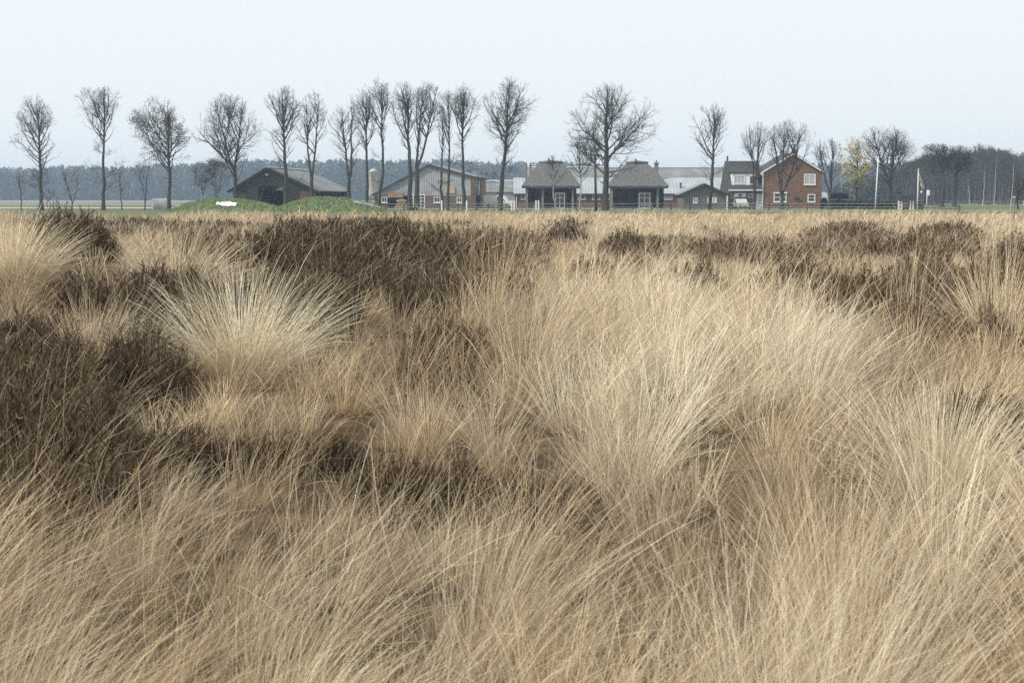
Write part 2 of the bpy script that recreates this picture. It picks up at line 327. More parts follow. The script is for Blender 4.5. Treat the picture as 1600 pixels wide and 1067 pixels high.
STRAW = np.array([[0.67,0.505,0.295],[0.76,0.62,0.415],[0.55,0.40,0.215],[0.85,0.75,0.575],[0.40,0.305,0.20],[0.60,0.52,0.405],[0.25,0.185,0.115]])
def blades(rb, B, az, tilt, L, W, bend, wind, tone, K=6, droop=0.35, base=None, seed=None):
    """B (N,3) roots; az azimuth, tilt from vertical at the root; bends over along its length; tone (N,3)"""
    N = len(B); t = np.linspace(0, 1, K + 1)
    rad = np.stack([np.cos(az), np.sin(az), np.zeros(N)], -1)
    s = norm(np.stack([rng.normal(size=N), rng.normal(size=N), rng.normal(size=N) * 0.15], -1))
    jit = rng.normal(size=(N, 3)) * 0.16
    P = np.zeros((N, K + 1, 3)); P[:, 0] = B; up = np.array([0, 0, 1.0])
    for k in range(1, K + 1):
        tt = (k - 0.5) / K; ph = tilt + bend * tt ** 1.3
        d = rad * np.sin(ph)[:, None] + up * np.cos(ph)[:, None] + wind * (0.35 + tt) + jit * tt
        d[:, 2] -= droop * tt ** 3
        P[:, k] = P[:, k - 1] + norm(d) * (L / K)[:, None]
    T = norm(P[:, -1] - P[:, 0]); s = norm(s - T * (s * T).sum(-1, keepdims=True))
    prof = np.array([0.8, 1, 0.95, 0.85, 0.7, 0.5, 0.25, 0.2])[np.round(np.linspace(0, 6, K + 1)).astype(int)]
    Wd = W[:, None] * prof[None, :]
    if seed is not None:
        sp = np.interp(t, [0, .7, .78, .9, 1], [.9, .75, 1.0, 1.05, .4]); Wd = np.where(seed[:, None], W[:, None] * sp[None], Wd)
    bc = np.array([0.38, 0.265, 0.14]) if base is None else base
    f = np.clip(0.75 - t * 2.0, 0, 0.75)[None, :, None]
    C = tone[:, None, :] * (1 - f) + bc * f
    if seed is not None: C = np.where(seed[:, None, None] & (t[None, :, None] > .72), C * np.array([.92, .90, .88]), C)
    rb.add(P, Wd, s, C)

def pxw(d, k, lo): return np.maximum(lo, k * d / 1422.0)

def tussocks(rb, cx, cy, cz, hs, n, spread, lean, pale, thin=1.0, dull=None):
    """cx.. (T,) tussock centres; hs height; n blades each; wind lean (T,) to +x"""
    T = len(cx)
    if T == 0: return
    idx = np.repeat(np.arange(T), n); N = len(idx)
    d = np.hypot(cx, cy)[idx]
    az = rng.uniform(0, 2 * math.pi, N); lop = rng.uniform(0, 6.28, T)[idx]; az = az + 0.75 * np.sin(lop - az) * rng.uniform(0, 1, T)[idx]; q = rng.uniform(0, 1, N) ** 0.7
    rr = (0.04 + 0.15 * spread[idx]) * q
    B = np.stack([cx[idx] + rr * np.cos(az), cy[idx] + rr * np.sin(az), cz[idx] - 0.02], -1)
    culm = rng.uniform(0, 1, N) < 0.42
    L = hs[idx] * np.where(culm, rng.uniform(0.75, 1.12, N), rng.uniform(0.35, 0.85, N)) * np.where(rng.uniform(0, 1, N) < 0.035, 1.35, 1)
    tilt = 0.06 + q * (0.35 + 0.3 * spread[idx]) * rng.uniform(0.6, 1.2, N) + rng.normal(size=N) * 0.08
    bend = np.where(culm, rng.uniform(0.0, 0.32, N), rng.uniform(0.1, 0.75, N))
    fl = rng.uniform(0, 1, N) < 0.04; tilt = np.where(fl, rng.uniform(0.8, 1.5, N), tilt)
    W = np.where(culm, pxw(d, 0.43, 0.0013), pxw(d, 0.52, 0.0021)) * rng.uniform(0.7, 1.25, N) * thin
    ti = rng.choice(len(STRAW), T, p=[.25,.2,.14,.13,.1,.1,.08])
    tb = STRAW[ti][idx]; own = STRAW[rng.choice(len(STRAW), N, p=[.24,.2,.16,.15,.1,.1,.05])]
    tone = 0.45 * tb + 0.55 * own
    tone = tone + (np.array([0.88, 0.80, 0.63]) - tone) * (0.55 * pale[idx])[:, None]
    if dull is not None: tone = tone + (np.array([0.29, 0.22, 0.15]) - tone) * (0.9 * dull[idx] * rng.uniform(.5, 1.3, N))[:, None]
    tone *= (rng.uniform(0.64, 1.3, N) * rng.uniform(0.85, 1.12, T)[idx])[:, None]
    tone *= np.where(culm, 1.12, 0.86)[:, None]
    wd = np.zeros((N, 3)); wd[:, 0] = lean[idx] * rng.uniform(0.6, 1.4, N); wd[:, 1] = rng.normal(size=N) * 0.07
    blades(rb, B, az, tilt, L, W, bend, wd, np.clip(tone, 0, 0.92), K=6 if d.min() < 22 else 4, seed=culm & (rng.uniform(0, 1, N) < .6))

def bandgrid(y0, y1, sp, xm=1.0):
    ys = np.arange(y0, y1, sp); out = []
    for i, yy in enumerate(ys):
        hw = yy * 0.40 + 1.6 * xm; xs = np.arange(-hw, hw, sp) + (i % 2) * sp / 2
        out.append(np.stack([xs, np.full(len(xs), yy)], -1))
    g = np.concatenate(out); g += rng.uniform(-0.42, 0.42, g.shape) * sp
    return g[:, 0], g[:, 1]
def lean_at(x, y):
    return 0.20 + 0.24 * np.clip(-x / 2.5 + .2, -0.4, 1.2) * np.clip((10 - y) / 5, 0, 1) + 0.13 * np.sin(x * 0.9 + y * 0.55) + 0.08 * np.sin(y * 1.7 - x)

def ground_px(x, y, z): return project(x, y, z)
HEIGHTS = [  # px, py of the foot, rx, ry, height of the grass there
    (1150, 640, 420, 110, 0.88), (330, 730, 330, 110, 0.34), (0, 760, 260, 150, 0.40), (760, 800, 240, 70, 0.46), (800, 1080, 1200, 120, 0.72),
    (250, 545, 330, 50, 0.40), (640, 430, 300, 30, 0.45), (1400, 470, 260, 30, 0.42), (900, 600, 130, 90, 0.85), (1500, 850, 160, 70, 0.62), (1290, 740, 120, 40, 0.45), (1560, 620, 160, 60, 0.45)]
def height_plan(x, y, z):
    px, py = project(x, y, z); num = np.full_like(px, 0.58 * 0.35); den = np.full_like(px, 0.35)
    for cx, cy, rx, ry, h in HEIGHTS:
        wt = np.exp(-((px - cx) / rx) ** 2 - ((py - cy) / ry) ** 2) * 2; num += h * wt; den += wt
    return num / den
SPECIAL = []      # centres kept free for single tussocks and bushes
def at_px(px, py, y):  # place seen at px with foot at py, y metres out
    return PX(px, y, py), y
SPECIAL_T = [  # px, y, height, blades, spread, lean, pale, label
    (378, 12.6, 1.08, 1500, 1.9, 0.05, 1.0, 'large bright straw tussock fanning out wide among dark heather at left', 0.12),
    (282, 17.5, 0.95, 1100, 1.9, 0.10, 0.45, 'low golden tussock spreading sideways below the dark heather mound', 0.10),
    (30, 17.0, 1.0, 1200, 1.3, 0.30, 0.6, 'tall golden tussock at the left edge leaning right', 0.12),
    (165, 12.2, 0.80, 900, 1.1, 0.42, 0.5, 'right-leaning tussock behind the leafless heather sprigs at left', 0.1),
    (1560, 15.0, 1.0, 1100, 1.2, 0.10, 0.45, 'upright tussock with tall stalks before dark heather at the right edge', 0.1),
    (1480, 7.6, 0.72, 1700, 1.3, 0.10, 1.0, 'dense almost white tussock near the lower right edge', 0.14),
]
def clear_of(x, y, r):
    k = np.ones(len(x), bool)
    for sx, sy, sr in SPECIAL: k &= (x - sx) ** 2 + (y - sy) ** 2 > (sr * r) ** 2
    return k
for t_ in SPECIAL_T: SPECIAL.append((PX(t_[0], t_[1], 500), t_[1], 0.75))

def grass():
    rb = Ribbons()
    for y0, y1, sp, n0 in ((1.7, 4.0, 0.44, 500), (4.0, 8.0, 0.50, 350), (8.0, 14, 0.57, 250), (14, 22, 0.62, 170), (22, 36, 0.70, 110), (36, 60, 0.85, 72), (60, 111, 1.1, 46)):
        x, y = bandgrid(y0, y1, sp); k = clear_of(x, y, 1.0); x, y = x[k], y[k]; z = terrain(x, y)
        h = heather_amount(x, y, z); keep = rng.uniform(0, 1, len(x)) > h * 0.9; x, y, z, h = x[keep], y[keep], z[keep], h[keep]
        du = dull_amount(x, y, z); hs_du = 1 - 0.22 * du; nT = np.maximum((n0 * rng.uniform(0.3, 1.5, len(x)) * (1 - 0.5 * h) * (1 - 0.6 * du)), 8).astype(int)
        hs = height_plan(x, y, z) * (1 + 0.12 * np.sin(x * 1.7 + y * 0.9) * np.sin(y * 1.3) + rng.normal(size=len(x)) * np.where(y > 36, 0.26, 0.17)) * hs_du
        if y0 >= 36: hs *= 1.05
        tussocks(rb, x, y, z, np.clip(hs, 0.25, 1.0), nT, rng.uniform(0.4, 1.0 + 0.6 * np.clip((y - 8) / 8, 0.1, 1), len(x)), lean_at(x, y) + rng.normal(size=len(x)) * 0.08, pale_amount(x, y, z) * (1 - du), dull=du)
    # loose stalks growing up through the heather
    x, y = bandgrid(5, 60, 0.42); z = terrain(x, y); h = heather_amount(x, y, z); k = (h > 0.25) & clear_of(x, y, 1)
    x, y, z = x[k], y[k], z[k]; d = np.hypot(x, y)
    tussocks(rb, x, y, z, rng.uniform(0.65, 0.95, len(x)), np.maximum(10, (270 / d)).astype(int), rng.uniform(0.8, 2, len(x)), lean_at(x, y), 0.1 * np.ones(len(x)), 0.8, dull=rng.uniform(0.2, 1, len(x)))
    # taller stalks with slim seed heads standing above the rest
    tag(rb.build('dry_grass', M['straw']), 'dry straw coloured moor grass covering the heath', 'grass', kind='stuff')
grass()
for px, y, h, n, sp, lab in ((772, 15.0, 1.62, 130, 1.1, 'tall thin stalks rising above the horizon before the tan barn door'),
        (1135, 17.0, 1.5, 60, 1.6, 'sparse tall stalks crossing the view of the small grey shed'), (1425, 18.0, 1.5, 70, 1.6, 'tall stalks rising before the flag at right'),
        (1566, 14.0, 1.75, 110, 1.3, 'tallest stalks reaching up over the wood at the right edge'), (895, 19, 1.5, 50, 1.6, 'few tall stalks crossing the left thatched shed')):
    x = PX(px, y, 500); z = float(terrain(x, y)); rb = Ribbons(); az = rng.uniform(0, 6.28, n); q = rng.uniform(0, 1, n)
    B = np.stack([x + .25 * sp * q * np.cos(az), y + .25 * q * np.sin(az), np.full(n, z)], -1); wd = np.zeros((n, 3)); wd[:, 0] = rng.normal(size=n) * .16 + .1
    blades(rb, B, az, q * .18 + .02, h * rng.uniform(.6, 1.0, n), np.full(n, .0042), rng.uniform(0, .25, n), wd, STRAW[rng.integers(0, 7, n)], droop=.1)
    o = rb.build('grass_stalks', M['straw'], origin=(x, y, z)); o.location = (x, y, z); tag(o, lab, 'grass stalks', 'tall stalk clumps above the heath')
for px, y, h, n, sp, ln, pale, lab, br in SPECIAL_T:
    x = PX(px, y, 500); z = float(terrain(x, y)); rb = Ribbons()
    A = lambda v: np.array([v], float)
    tussocks(rb, A(x), A(y), A(z), A(h), np.array([n]), A(sp), A(ln), A(pale), 0.9)
    o = rb.build('grass_tussock', M['straw'], origin=(x, y, z)); o.location = (x, y, z)
    tag(o, lab, 'tussock', 'single tussocks standing out of the moor grass')

def heather_bushes(rb, cx, cy, cz, r, h, n):
    T = len(cx)
    if T == 0: return
    idx = np.repeat(np.arange(T), n); N = len(idx); d = np.hypot(cx, cy)[idx]
    az = rng.uniform(0, 2 * math.pi, N); q = np.sqrt(rng.uniform(0, 1, N))
    B = np.stack([cx[idx] + 0.35 * r[idx] * q * np.cos(az), cy[idx] + 0.35 * r[idx] * q * np.sin(az), cz[idx] - 0.03], -1)
    end = np.stack([cx[idx] + r[idx] * q * np.cos(az), cy[idx] + r[idx] * q * np.sin(az), cz[idx] + h[idx] * np.sqrt(np.clip(1.03 - q ** 2 * 0.8, 0, 1)) * rng.uniform(0.5, 1.2, N) * (0.85 + 0.15 * np.sin(az * 3 + cx[idx] * 7))], -1)
    mid = (B + end) / 2 + np.array([0, 0, 0.06]) + rng.normal(size=(N, 3)) * 0.03
    ts = np.linspace(0, 1, 5)[None, :, None]
    P = (1 - ts) ** 2 * B[:, None] + 2 * ts * (1 - ts) * mid[:, None] + ts ** 2 * end[:, None]
    P += rng.normal(size=P.shape) * 0.008
    tones = np.array([[0.055,0.032,0.014],[0.092,0.056,0.027],[0.036,0.023,0.011],[0.20,0.145,0.085],[0.11,0.085,0.056]])
    bt = tones[rng.integers(0, 5, T)][idx]
    C = (0.5 * bt + 0.5 * tones[rng.integers(0, 5, N)])
    sd = lambda n: norm(rng.normal(size=(n, 3)))
    w0 = pxw(d, 0.5, 0.004)
    rb.add(P, w0[:, None] * np.array([1.3, 1.1, 1, .8, .5])[None], sd(N), np.repeat(C[:, None], 5, 1))
    for tt, ln in ((0.5, 0.13), (0.62, 0.12), (0.72, 0.11), (0.8, 0.10), (0.88, 0.09), (0.94, 0.08), (1.0, 0.08)):
        for rep in range(2):
            k0 = min(int(tt * 4), 3); f = tt * 4 - k0
            S = P[:, k0] * (1 - f) + P[:, k0 + 1] * f
            D = norm(norm(end - B) * 0.8 + rng.normal(size=(N, 3)) * 0.55 + np.array([0, 0, 0.45])) * (ln * rng.uniform(0.5, 1.2, N))[:, None]
            Q = np.stack([S, S + D * 0.55 + rng.normal(size=(N, 3)) * 0.004, S + D], 1)
            C2 = tones[rng.integers(0, 5, N)] * rng.uniform(0.8, 1.5, N)[:, None]
            rb.add(Q, w0[:, None] * np.array([0.9, 1.5, 0.9])[None] * rng.uniform(0.7, 1.3, (N, 1)), sd(N), np.repeat(C2[:, None], 3, 1))
HB = [  # single bushes: px, y, radius, height, twigs, label
    (112, 10.6, 0.34, 0.62, 420, 'leafless brown heather clump with fine upright sprigs at lower left'),
    (1325, 44, 1.5, 0.80, 700, 'wide dark heather dome standing before the brick house'),
    (1478, 46, 1.3, 0.85, 650, 'ragged dark heather dome below the two flagpoles'),
    (985, 36, 0.8, 0.75, 420, 'small brown heather hump in pale grass left of the wide dome'),
    (885, 44, 0.75, 0.78, 380, 'small heather hump below the thatched open shed'),
    (125, 19.0, 0.55, 0.80, 500, 'tall heather with sprigs rising above the horizon at far left'),
    (88, 18.5, 0.35, 0.90, 280, 'slim tall heather sprigs left of the taller clump at far left'),
]
for b in HB: SPECIAL.append((PX(b[0], b[1], 400), b[1], b[2] * 0.8))
def heather():
    rb = Ribbons()
    for y0, y1, sp, n0 in ((4.5, 9, 0.36, 150), (9, 16, 0.38, 95), (16, 28, 0.42, 60), (28, 45, 0.55, 40), (45, 72, 0.8, 30)):
        x, y = bandgrid(y0, y1, sp); z = terrain(x, y); a = heather_amount(x, y, z)
        k = (rng.uniform(0, 1, len(x)) < a * 1.45) & (a > 0.15); x, y, z, a = x[k], y[k], z[k], a[k]
        k = clear_of(x, y, 0.9); x, y, z, a = x[k], y[k], z[k], a[k]
        r = sp * rng.uniform(0.6, 0.95, len(x)); h = (0.30 + 0.36 * rng.uniform(0, 1, len(x)) ** 1.4) * (0.68 + 0.48 * a)
        px, py = project(x, y, z); h = np.where((py > 600) & (px > 300), h * 0.6, h)
        heather_bushes(rb, x, y, z, r, h, (n0 * rng.uniform(0.7, 1.3, len(x))).astype(int))
    tag(rb.build('heather', M['heath']), 'dark brown winter heather growing in patches between the grass', 'heather', kind='stuff')
heather()
for px, y, r, h, n, lab in HB:
    x = PX(px, y, 400); z = float(terrain(x, y)); rb = Ribbons(); A = lambda v: np.array([v], float)
    heather_bushes(rb, A(x), A(y), A(z), A(r), A(h), np.array([n]))
    o = rb.build('heather_bush', M['heath'], origin=(x, y, z)); o.location = (x, y, z)
    tag(o, lab, 'heather bush', 'heather bushes standing out of the heath')

# ------------------------------------------------------------------ trees
def polylines(S, D, L, K, up, wob, g):
    N = len(S); P = np.zeros((N, K + 1, 3)); P[:, 0] = S; d = norm(D)
    for k in range(1, K + 1):
        d = norm(d + np.array([0, 0, 1.0]) * np.reshape(up, (-1, 1)) / K + g.normal(size=(N, 3)) * wob / math.sqrt(K))
        P[:, k] = P[:, k - 1] + d * (L / K)[:, None]
    return P
def sample(P, idx, t):
    K = P.shape[1] - 1; f = np.clip(t, 0, 0.9999) * K; k = f.astype(int); f = (f - k)[:, None]
    A, B = P[idx, k], P[idx, k + 1]; return A * (1 - f) + B * f, norm(B - A), k, f
def side_dirs(T, ang, g):
    N = len(T); r = g.normal(size=(N, 3)); s = norm(r - T * (r * T).sum(-1, keepdims=True))
    return T * np.cos(ang)[:, None] + s * np.sin(ang)[:, None]

def gen_tree(seed, H, cb, RL, RR, wm=0.45, r0=0.28, n1=26, n2=8, n3=6, n4=4, ang=(58, 24), leaders=1, fork=0.3, lean=0.0, low=0, fine=0.0092, lmax=1.0, Ymul=0.85, upl=0.34):
    """bare tree: trunk polylines + crown; RL, RR crown half widths to the left and right of the trunk foot"""
    g = np.random.default_rng(seed)
    cx, rad = (RR - RL) / 2, (RR + RL) / 2
    def env(z):
        h = np.clip((z - cb) / (H - cb), 0, 1)
        lo = np.clip(h / wm, 0, 1) ** 0.55 * 0.85 + 0.15; hi = np.cos(np.clip((h - wm) / (1 - wm), 0, 1) * math.pi / 2) ** 0.62
        return rad * np.where(h < wm, lo, hi)
    def inside(P, k=1.05):
        e = env(P[:, 2]) * k + 0.15
        c = cx * np.clip((P[:, 2] - cb * 0.6) / (H - cb * 0.6) * 1.6, 0, 1)
        return (((P[:, 0] - c) / e) ** 2 + (P[:, 1] / (e * Ymul)) ** 2 < 1) & (P[:, 2] < H * 1.01)
    K0 = 14; trunks = []; TR = []
    if leaders == 1:
        t = np.linspace(0, 1, K0 + 1); P = np.zeros((K0 + 1, 3)); P[:, 2] = t * H * 0.93
        P[:, 0] = lean * t + np.cumsum(g.normal(size=K0 + 1)) * 0.06 * (t > .15); P[:, 1] = np.cumsum(g.normal(size=K0 + 1)) * 0.06
        P[0, :2] = 0; trunks.append(P); TR.append(r0 * ((1 - t) ** 0.85) * np.where(t < 0.04, 1.35, 1) + 0.018)
    else:
        zf = fork * H; t = np.linspace(0, 1, K0 + 1)
        for l in range(leaders):
            a = 2 * math.pi * (l + g.uniform(-.2, .2)) / leaders + (0.15 if leaders == 2 else 0.5)
            rr = rad * (0.55 if leaders > 2 else 0.38) * g.uniform(0.7, 1.1); top = H * g.uniform(0.88, 0.98)
            ex, ey = cx + rr * math.cos(a), rr * math.sin(a) * Ymul
            P = np.zeros((K0 + 1, 3)); P[:, 2] = t * top; s = np.clip((P[:, 2] - zf) / (top - zf), 0, 1) ** 0.75
            P[:, 0] = lean * t + ex * s + np.cumsum(g.normal(size=K0 + 1)) * 0.05 * (t > fork); P[:, 1] = ey * s
            trunks.append(P); TR.append(r0 * ((1 - t) ** 0.9) * np.where(t < fork, 1.0, 0.72) * np.where(t < 0.04, 1.35, 1) + 0.018)
    TP = np.stack(trunks); TRr = np.stack(TR)
    # limbs
    idx = g.integers(0, leaders, n1); hh = np.sort((np.arange(n1) + g.uniform(0, 1, n1)) / n1)
    t1 = cb * 0.92 / H + hh ** 1.0 * (0.86 - cb * 0.92 / H)
    S, T, k, f = sample(TP, idx, t1); az = np.arange(n1) * 2.4 + g.uniform(-1.0, 1.0, n1)
    fr = (t1 - t1.min()) / (np.ptp(t1) + 1e-6); an = np.radians(ang[0] + (ang[1] - ang[0]) * fr) * g.uniform(0.85, 1.15, n1)
    D = np.stack([np.cos(az) * np.sin(an), np.sin(az) * np.sin(an) * Ymul, np.cos(an)], -1)
    L = np.minimum(env(S[:, 2] + 1.2) / np.sin(an * 0.85) * g.uniform(0.8, 1.1, n1), (H - S[:, 2]) / np.cos(an * 0.75) * 1.0) * lmax
    L *= 1 + 0.35 * (cx * np.cos(az) / rad)
    L = np.clip(L, 0.5, H * 0.75); st = g.bit_generator.state; upk = upl * g.uniform(0.3, 1.5, n1)
    lim = g.uniform(0.5, 1.0, n1)
    for it in range(4):
        st_ = g.bit_generator.state; P1 = polylines(S, D, L, 8, upk, 0.28, g)
        if it < 3:
            E = P1[:, -1]; ee = env(E[:, 2]); c = cx * np.clip((E[:, 2] - cb * .6) / (H - cb * .6) * 1.6, 0, 1)
            q = np.sqrt(((E[:, 0] - c) / ee) ** 2 + (E[:, 1] / (ee * Ymul)) ** 2); qz = np.clip((E[:, 2] - S[:, 2]) / np.maximum(H * 0.97 - S[:, 2], 0.3), 0, 9)
            L = L * np.clip(lim / np.maximum(np.maximum(q, qz * lim * 1.02), .01), 0.5, 1.25); g.bit_generator.state = st_
    rt = TRr[idx, k]; r1 = np.minimum(rt * 0.7, 0.022 + L * 0.0165) * g.uniform(0.75, 1.2, n1); tt = np.linspace(0, 1, 9)
    R1 = r1[:, None] * (1 - 0.85 * tt)[None]
    tubes = Tubes(); tubes.add(P1, np.maximum(R1, fine), 4)
    # whole skeleton carries level 2; leader tips carry some as well
    def level(P, Rr, n, tlo, lens, anglo, anghi, K, up, wob, sides, rfac, keep=1.05):
        N = len(P); pl = np.linalg.norm(np.diff(P, axis=1), axis=-1).sum(1); idx = g.choice(N, size=int(pl.sum() * n), p=pl / pl.sum()); t = tlo + (1 - tlo) * g.uniform(0, 1, len(idx)) ** 0.8
        S, T, k, f = sample(P, idx, t); D = side_dirs(T, np.radians(g.uniform(anglo, anghi, len(idx))), g)
        L = lens[idx] * (1 - 0.55 * t) * g.uniform(0.6, 1.2, len(idx))
        Q = polylines(S, D, L, K, up, wob, g); ok = inside(Q[:, -1], keep) & (Q[:, -1, 2] > cb * 0.72)
        Q = Q[ok]; L = L[ok]; r = np.maximum(Rr[idx[ok], k[ok]] * rfac, fine); RR_ = np.maximum(r[:, None] * (1 - 0.8 * np.linspace(0, 1, K + 1))[None], fine * 0.75)
        tubes.add(Q, RR_, sides); return Q, RR_, L
    P2, R2, L2 = level(P1, R1, n2 * 0.25, 0.12, L * 0.55, 28, 60, 5, 0.32, 0.3, 3, 0.6)
    Ptop = TP[:, [-6, -5, -4, -3, -2, -1]]
    P2b, R2b, L2b = level(Ptop, np.full((leaders, 6), 0.035), 1.9 if leaders < 3 else 1.6, 0.0, np.full(leaders, H * 0.16), 26, 55, 5, 0.3, 0.2, 3, 0.9)
    P2 = np.concatenate([P2, P2b]); R2 = np.concatenate([R2, R2b]); L2 = np.concatenate([L2, L2b])
    P3, R3, L3 = level(P2, R2, n3 * 0.36, 0.1, L2 * 0.62 + 0.15, 25, 58, 3, 0.3, 0.3, 3, 0.6)
    P4, R4, L4 = level(P3, R3, n4 * 0.62, 0.15, L3 * 0.6 + 0.45, 22, 50, 2, 0.4, 0.2, 3, 0.6, 1.1)
    if low:      # sparse young branches low on the trunk
        idx = g.integers(0, leaders, low); t = g.uniform(0.16, cb / H, low); S, T, k, f = sample(TP, idx, t); az = g.uniform(0, 6.28, low)
        D = np.stack([np.cos(az), np.sin(az), g.uniform(0.1, 0.5, low)], -1); Pl = polylines(S, D, g.uniform(1.2, 3.2, low), 5, 0.25, 0.35, g)
        tubes.add(Pl, np.full((low, 6), 0.022), 3)
        idx = np.repeat(np.arange(low), 9); S, T, k, f = sample(Pl, idx, g.uniform(.1, 1, len(idx))); Ql = polylines(S, side_dirs(T, g.uniform(.5, 1, len(idx)), g), g.uniform(.4, 1.1, len(idx)), 3, .3, .3, g)
        tubes.add(Ql, np.full((len(idx), 4), fine), 3)
        idx = np.repeat(np.arange(len(Ql)), 4); S, T, k, f = sample(Ql, idx, g.uniform(.1, 1, len(idx))); Qm = polylines(S, side_dirs(T, g.uniform(.4, .9, len(idx)), g), g.uniform(.2, .6, len(idx)), 2, .3, .3, g)
        tubes.add(Qm, np.full((len(idx), 3), fine * .8), 3)
    tr = Tubes(); tr.add(TP, TRr, 7)
    return tr, tubes, P3, P4, g

def leaf_cloud(pts, size, tones, g, per=3, spread=0.25):
    N = len(pts) * per; c = np.repeat(pts, per, 0) + g.normal(size=(N, 3)) * spread
    a = norm(g.normal(size=(N, 3))); b = norm(np.cross(a, g.normal(size=(N, 3)))); s = size * g.uniform(0.6, 1.3, (N, 1))
    V = np.stack([c - a * s, c + b * s * .7, c + a * s, c - b * s * .7], 1).reshape(-1, 3)
    Q = np.arange(N * 4).reshape(-1, 4); C = np.repeat(tones[g.integers(0, len(tones), N)] * g.uniform(0.7, 1.3, (N, 1)), 4, 0)
    return V, Q, C

def tree(px, top, cbpy, l, r, label, Y=188, base=328, cat='tree', name='bare_tree', group='bare trees lining the farm', seed=None, leaves=None, bark='bark', twig='twig', **kw):
    s = Y / FPX; l *= 1.1; r *= 1.1; H = PZ(top, Y) * 1.01; cb = max(0.6, PZ(cbpy, Y)); x = PX(px, Y)
    tr, tb, P3, P4, g = gen_tree(seed if seed is not None else int(px), H, cb, l * s, r * s, **kw)
    e = empty(name, (x, Y, 0), 0, label, cat, group)
    tr.build('trunk', M[bark], e, smooth=True); tb.build('crown', M[twig], e)
    if leaves:
        kind = leaves; E = P4[:, -1] if len(P4) else P3[:, -1]
        if kind == 'brown':
            cl = g.uniform(0, 1, 1)[0]; n = np.sin(E[:, 0] * 1.4 + 1) * np.sin(E[:, 2] * 1.25 + E[:, 1]) + 0.35 * np.clip((0.75 * H - E[:, 2]) / H * 3, -1, 1)
            E = E[(n + g.uniform(-.3, .3, len(E))) > (0.02 if H > 12 else -.25)]; V, Q, C = leaf_cloud(E, 0.085 if H > 12 else .05, np.array([[0.13,0.075,0.035],[0.09,0.06,0.035],[0.07,0.055,0.04]]), g, 6, 0.22)
            np_mesh('leaves', V, Q, M['leafc'], e, C)
        else:
            hi = E[(E[:, 2] > 0.50 * H) & (np.sin(E[:, 0] * 2.6 + 1) * np.sin(E[:, 2] * 1.9) > -0.1)]
            lo = E[(E[:, 2] < 0.52 * H) & (g.uniform(0, 1, len(E)) < 0.9)]
            V, Q, C = leaf_cloud(hi, 0.12, np.array([[0.62,0.48,0.18],[0.70,0.56,0.28],[0.5,0.40,0.17]]), g, 11, 0.3)
            V2, Q2, C2 = leaf_cloud(lo, 0.125, np.array([[0.25,0.31,0.09],[0.33,0.37,0.12],[0.48,0.40,0.16]]), g, 12, 0.32)
            np_mesh('leaves', np.concatenate([V, V2]), np.concatenate([Q, Q2 + len(V)]), M['leafc'], e, np.concatenate([C, C2]))
    return e
T = tree
T(64, 145, 268, 45, 33, 'leftmost tall bare tree with an even oval crown', r0=.27, n1=34, low=10, wm=.42)
T(161, 131, 215, 40, 40, 'bare tree with high narrow fan crown, second from left', r0=.24, n1=26, ang=(50, 18), low=12, wm=.62)
T(264, 147, 278, 62, 36, 'tree holding clumps of brown leaves left of the green mound', r0=.27, n1=32, leaves='brown', name='oak_tree', wm=.4, n4=3)
T(368, 143, 280, 60, 44, 'wide spreading bare tree beside the left end of the dark barn', r0=.30, n1=30, leaders=2, fork=.33, ang=(52, 22), wm=.5)
T(446, 132, 250, 36, 36, 'tall bare tree in front of the dark barn doorway', r0=.30, n1=30, ang=(50, 20), low=6, wm=.55)
T(487, 140, 262, 24, 32, 'low forking bare tree before the dark barn roof', r0=.26, n1=26, leaders=2, fork=.22, ang=(42, 18), wm=.55)
T(545, 152, 275, 36, 30, 'bare tree with thick low fork on the right green mound', r0=.30, n1=28, leaders=2, fork=.24, ang=(55, 25), base=326, wm=.5, Y=180)
T(573, 133, 235, 26, 24, 'slim bare tree left of the tallest trunk and the white silo', r0=.22, n1=24, ang=(42, 15), wm=.6)
T(593, 117, 235, 26, 22, 'tallest slim bare tree standing before the white silo', r0=.22, n1=26, ang=(42, 15), low=5, wm=.65)
T(641, 126, 235, 34, 14, 'left one of a close dense pair before the grey barn', r0=.33, n1=30, ang=(45, 16), wm=.65, lean=-.6, n4=5)
T(651, 126, 245, 12, 44, 'right one of a close dense pair before the grey barn', r0=.33, n1=34, ang=(50, 18), wm=.6, lean=.4, n4=5, leaders=2, fork=.34)
T(691, 165, 245, 14, 12, 'short slim bare tree left of the yellow board', r0=.17, n1=20, ang=(42, 16), wm=.6, low=5)
T(700, 134, 240, 18, 14, 'thin tall bare tree rising over the yellow board', r0=.18, n1=24, ang=(40, 15), wm=.65, low=4)
T(725, 127, 225, 24, 27, 'bare tree before the right gable edge of the grey barn', r0=.25, n1=28, ang=(42, 15), wm=.62, low=6)
T(781, 118, 250, 28, 60, 'bare tree leaning right between grey barn and thatched shed', r0=.33, n1=30, ang=(55, 20), wm=.55, lean=1.2, low=8)
T(946, 124, 288, 68, 92, 'broad spreading bare oak by the platform pole', r0=.44, n1=30, n2=8, ang=(74, 26), wm=.36, name='bare_oak', Y=183, lmax=1.0, upl=.2, seed=77)
T(1110, 158, 270, 40, 30, 'bare tree rising over the small grey shed', r0=.26, n1=24, ang=(60, 24), wm=.72, low=3, n4=3)
T(1178, 188, 290, 22, 24, 'slender bare tree before the dark tiled wing', r0=.18, n1=24, leaders=3, fork=.2, ang=(38, 15), wm=.7, Y=200)
T(1222, 186, 290, 28, 46, 'bare tree with three stems before the brick gable', r0=.27, n1=30, leaders=3, fork=.16, ang=(42, 18), wm=.7, Y=200)
T(1296, 212, 290, 30, 22, 'bare tree at the right corner of the brick gable', r0=.2, n1=24, leaders=3, fork=.2, ang=(42, 18), wm=.6, Y=200)
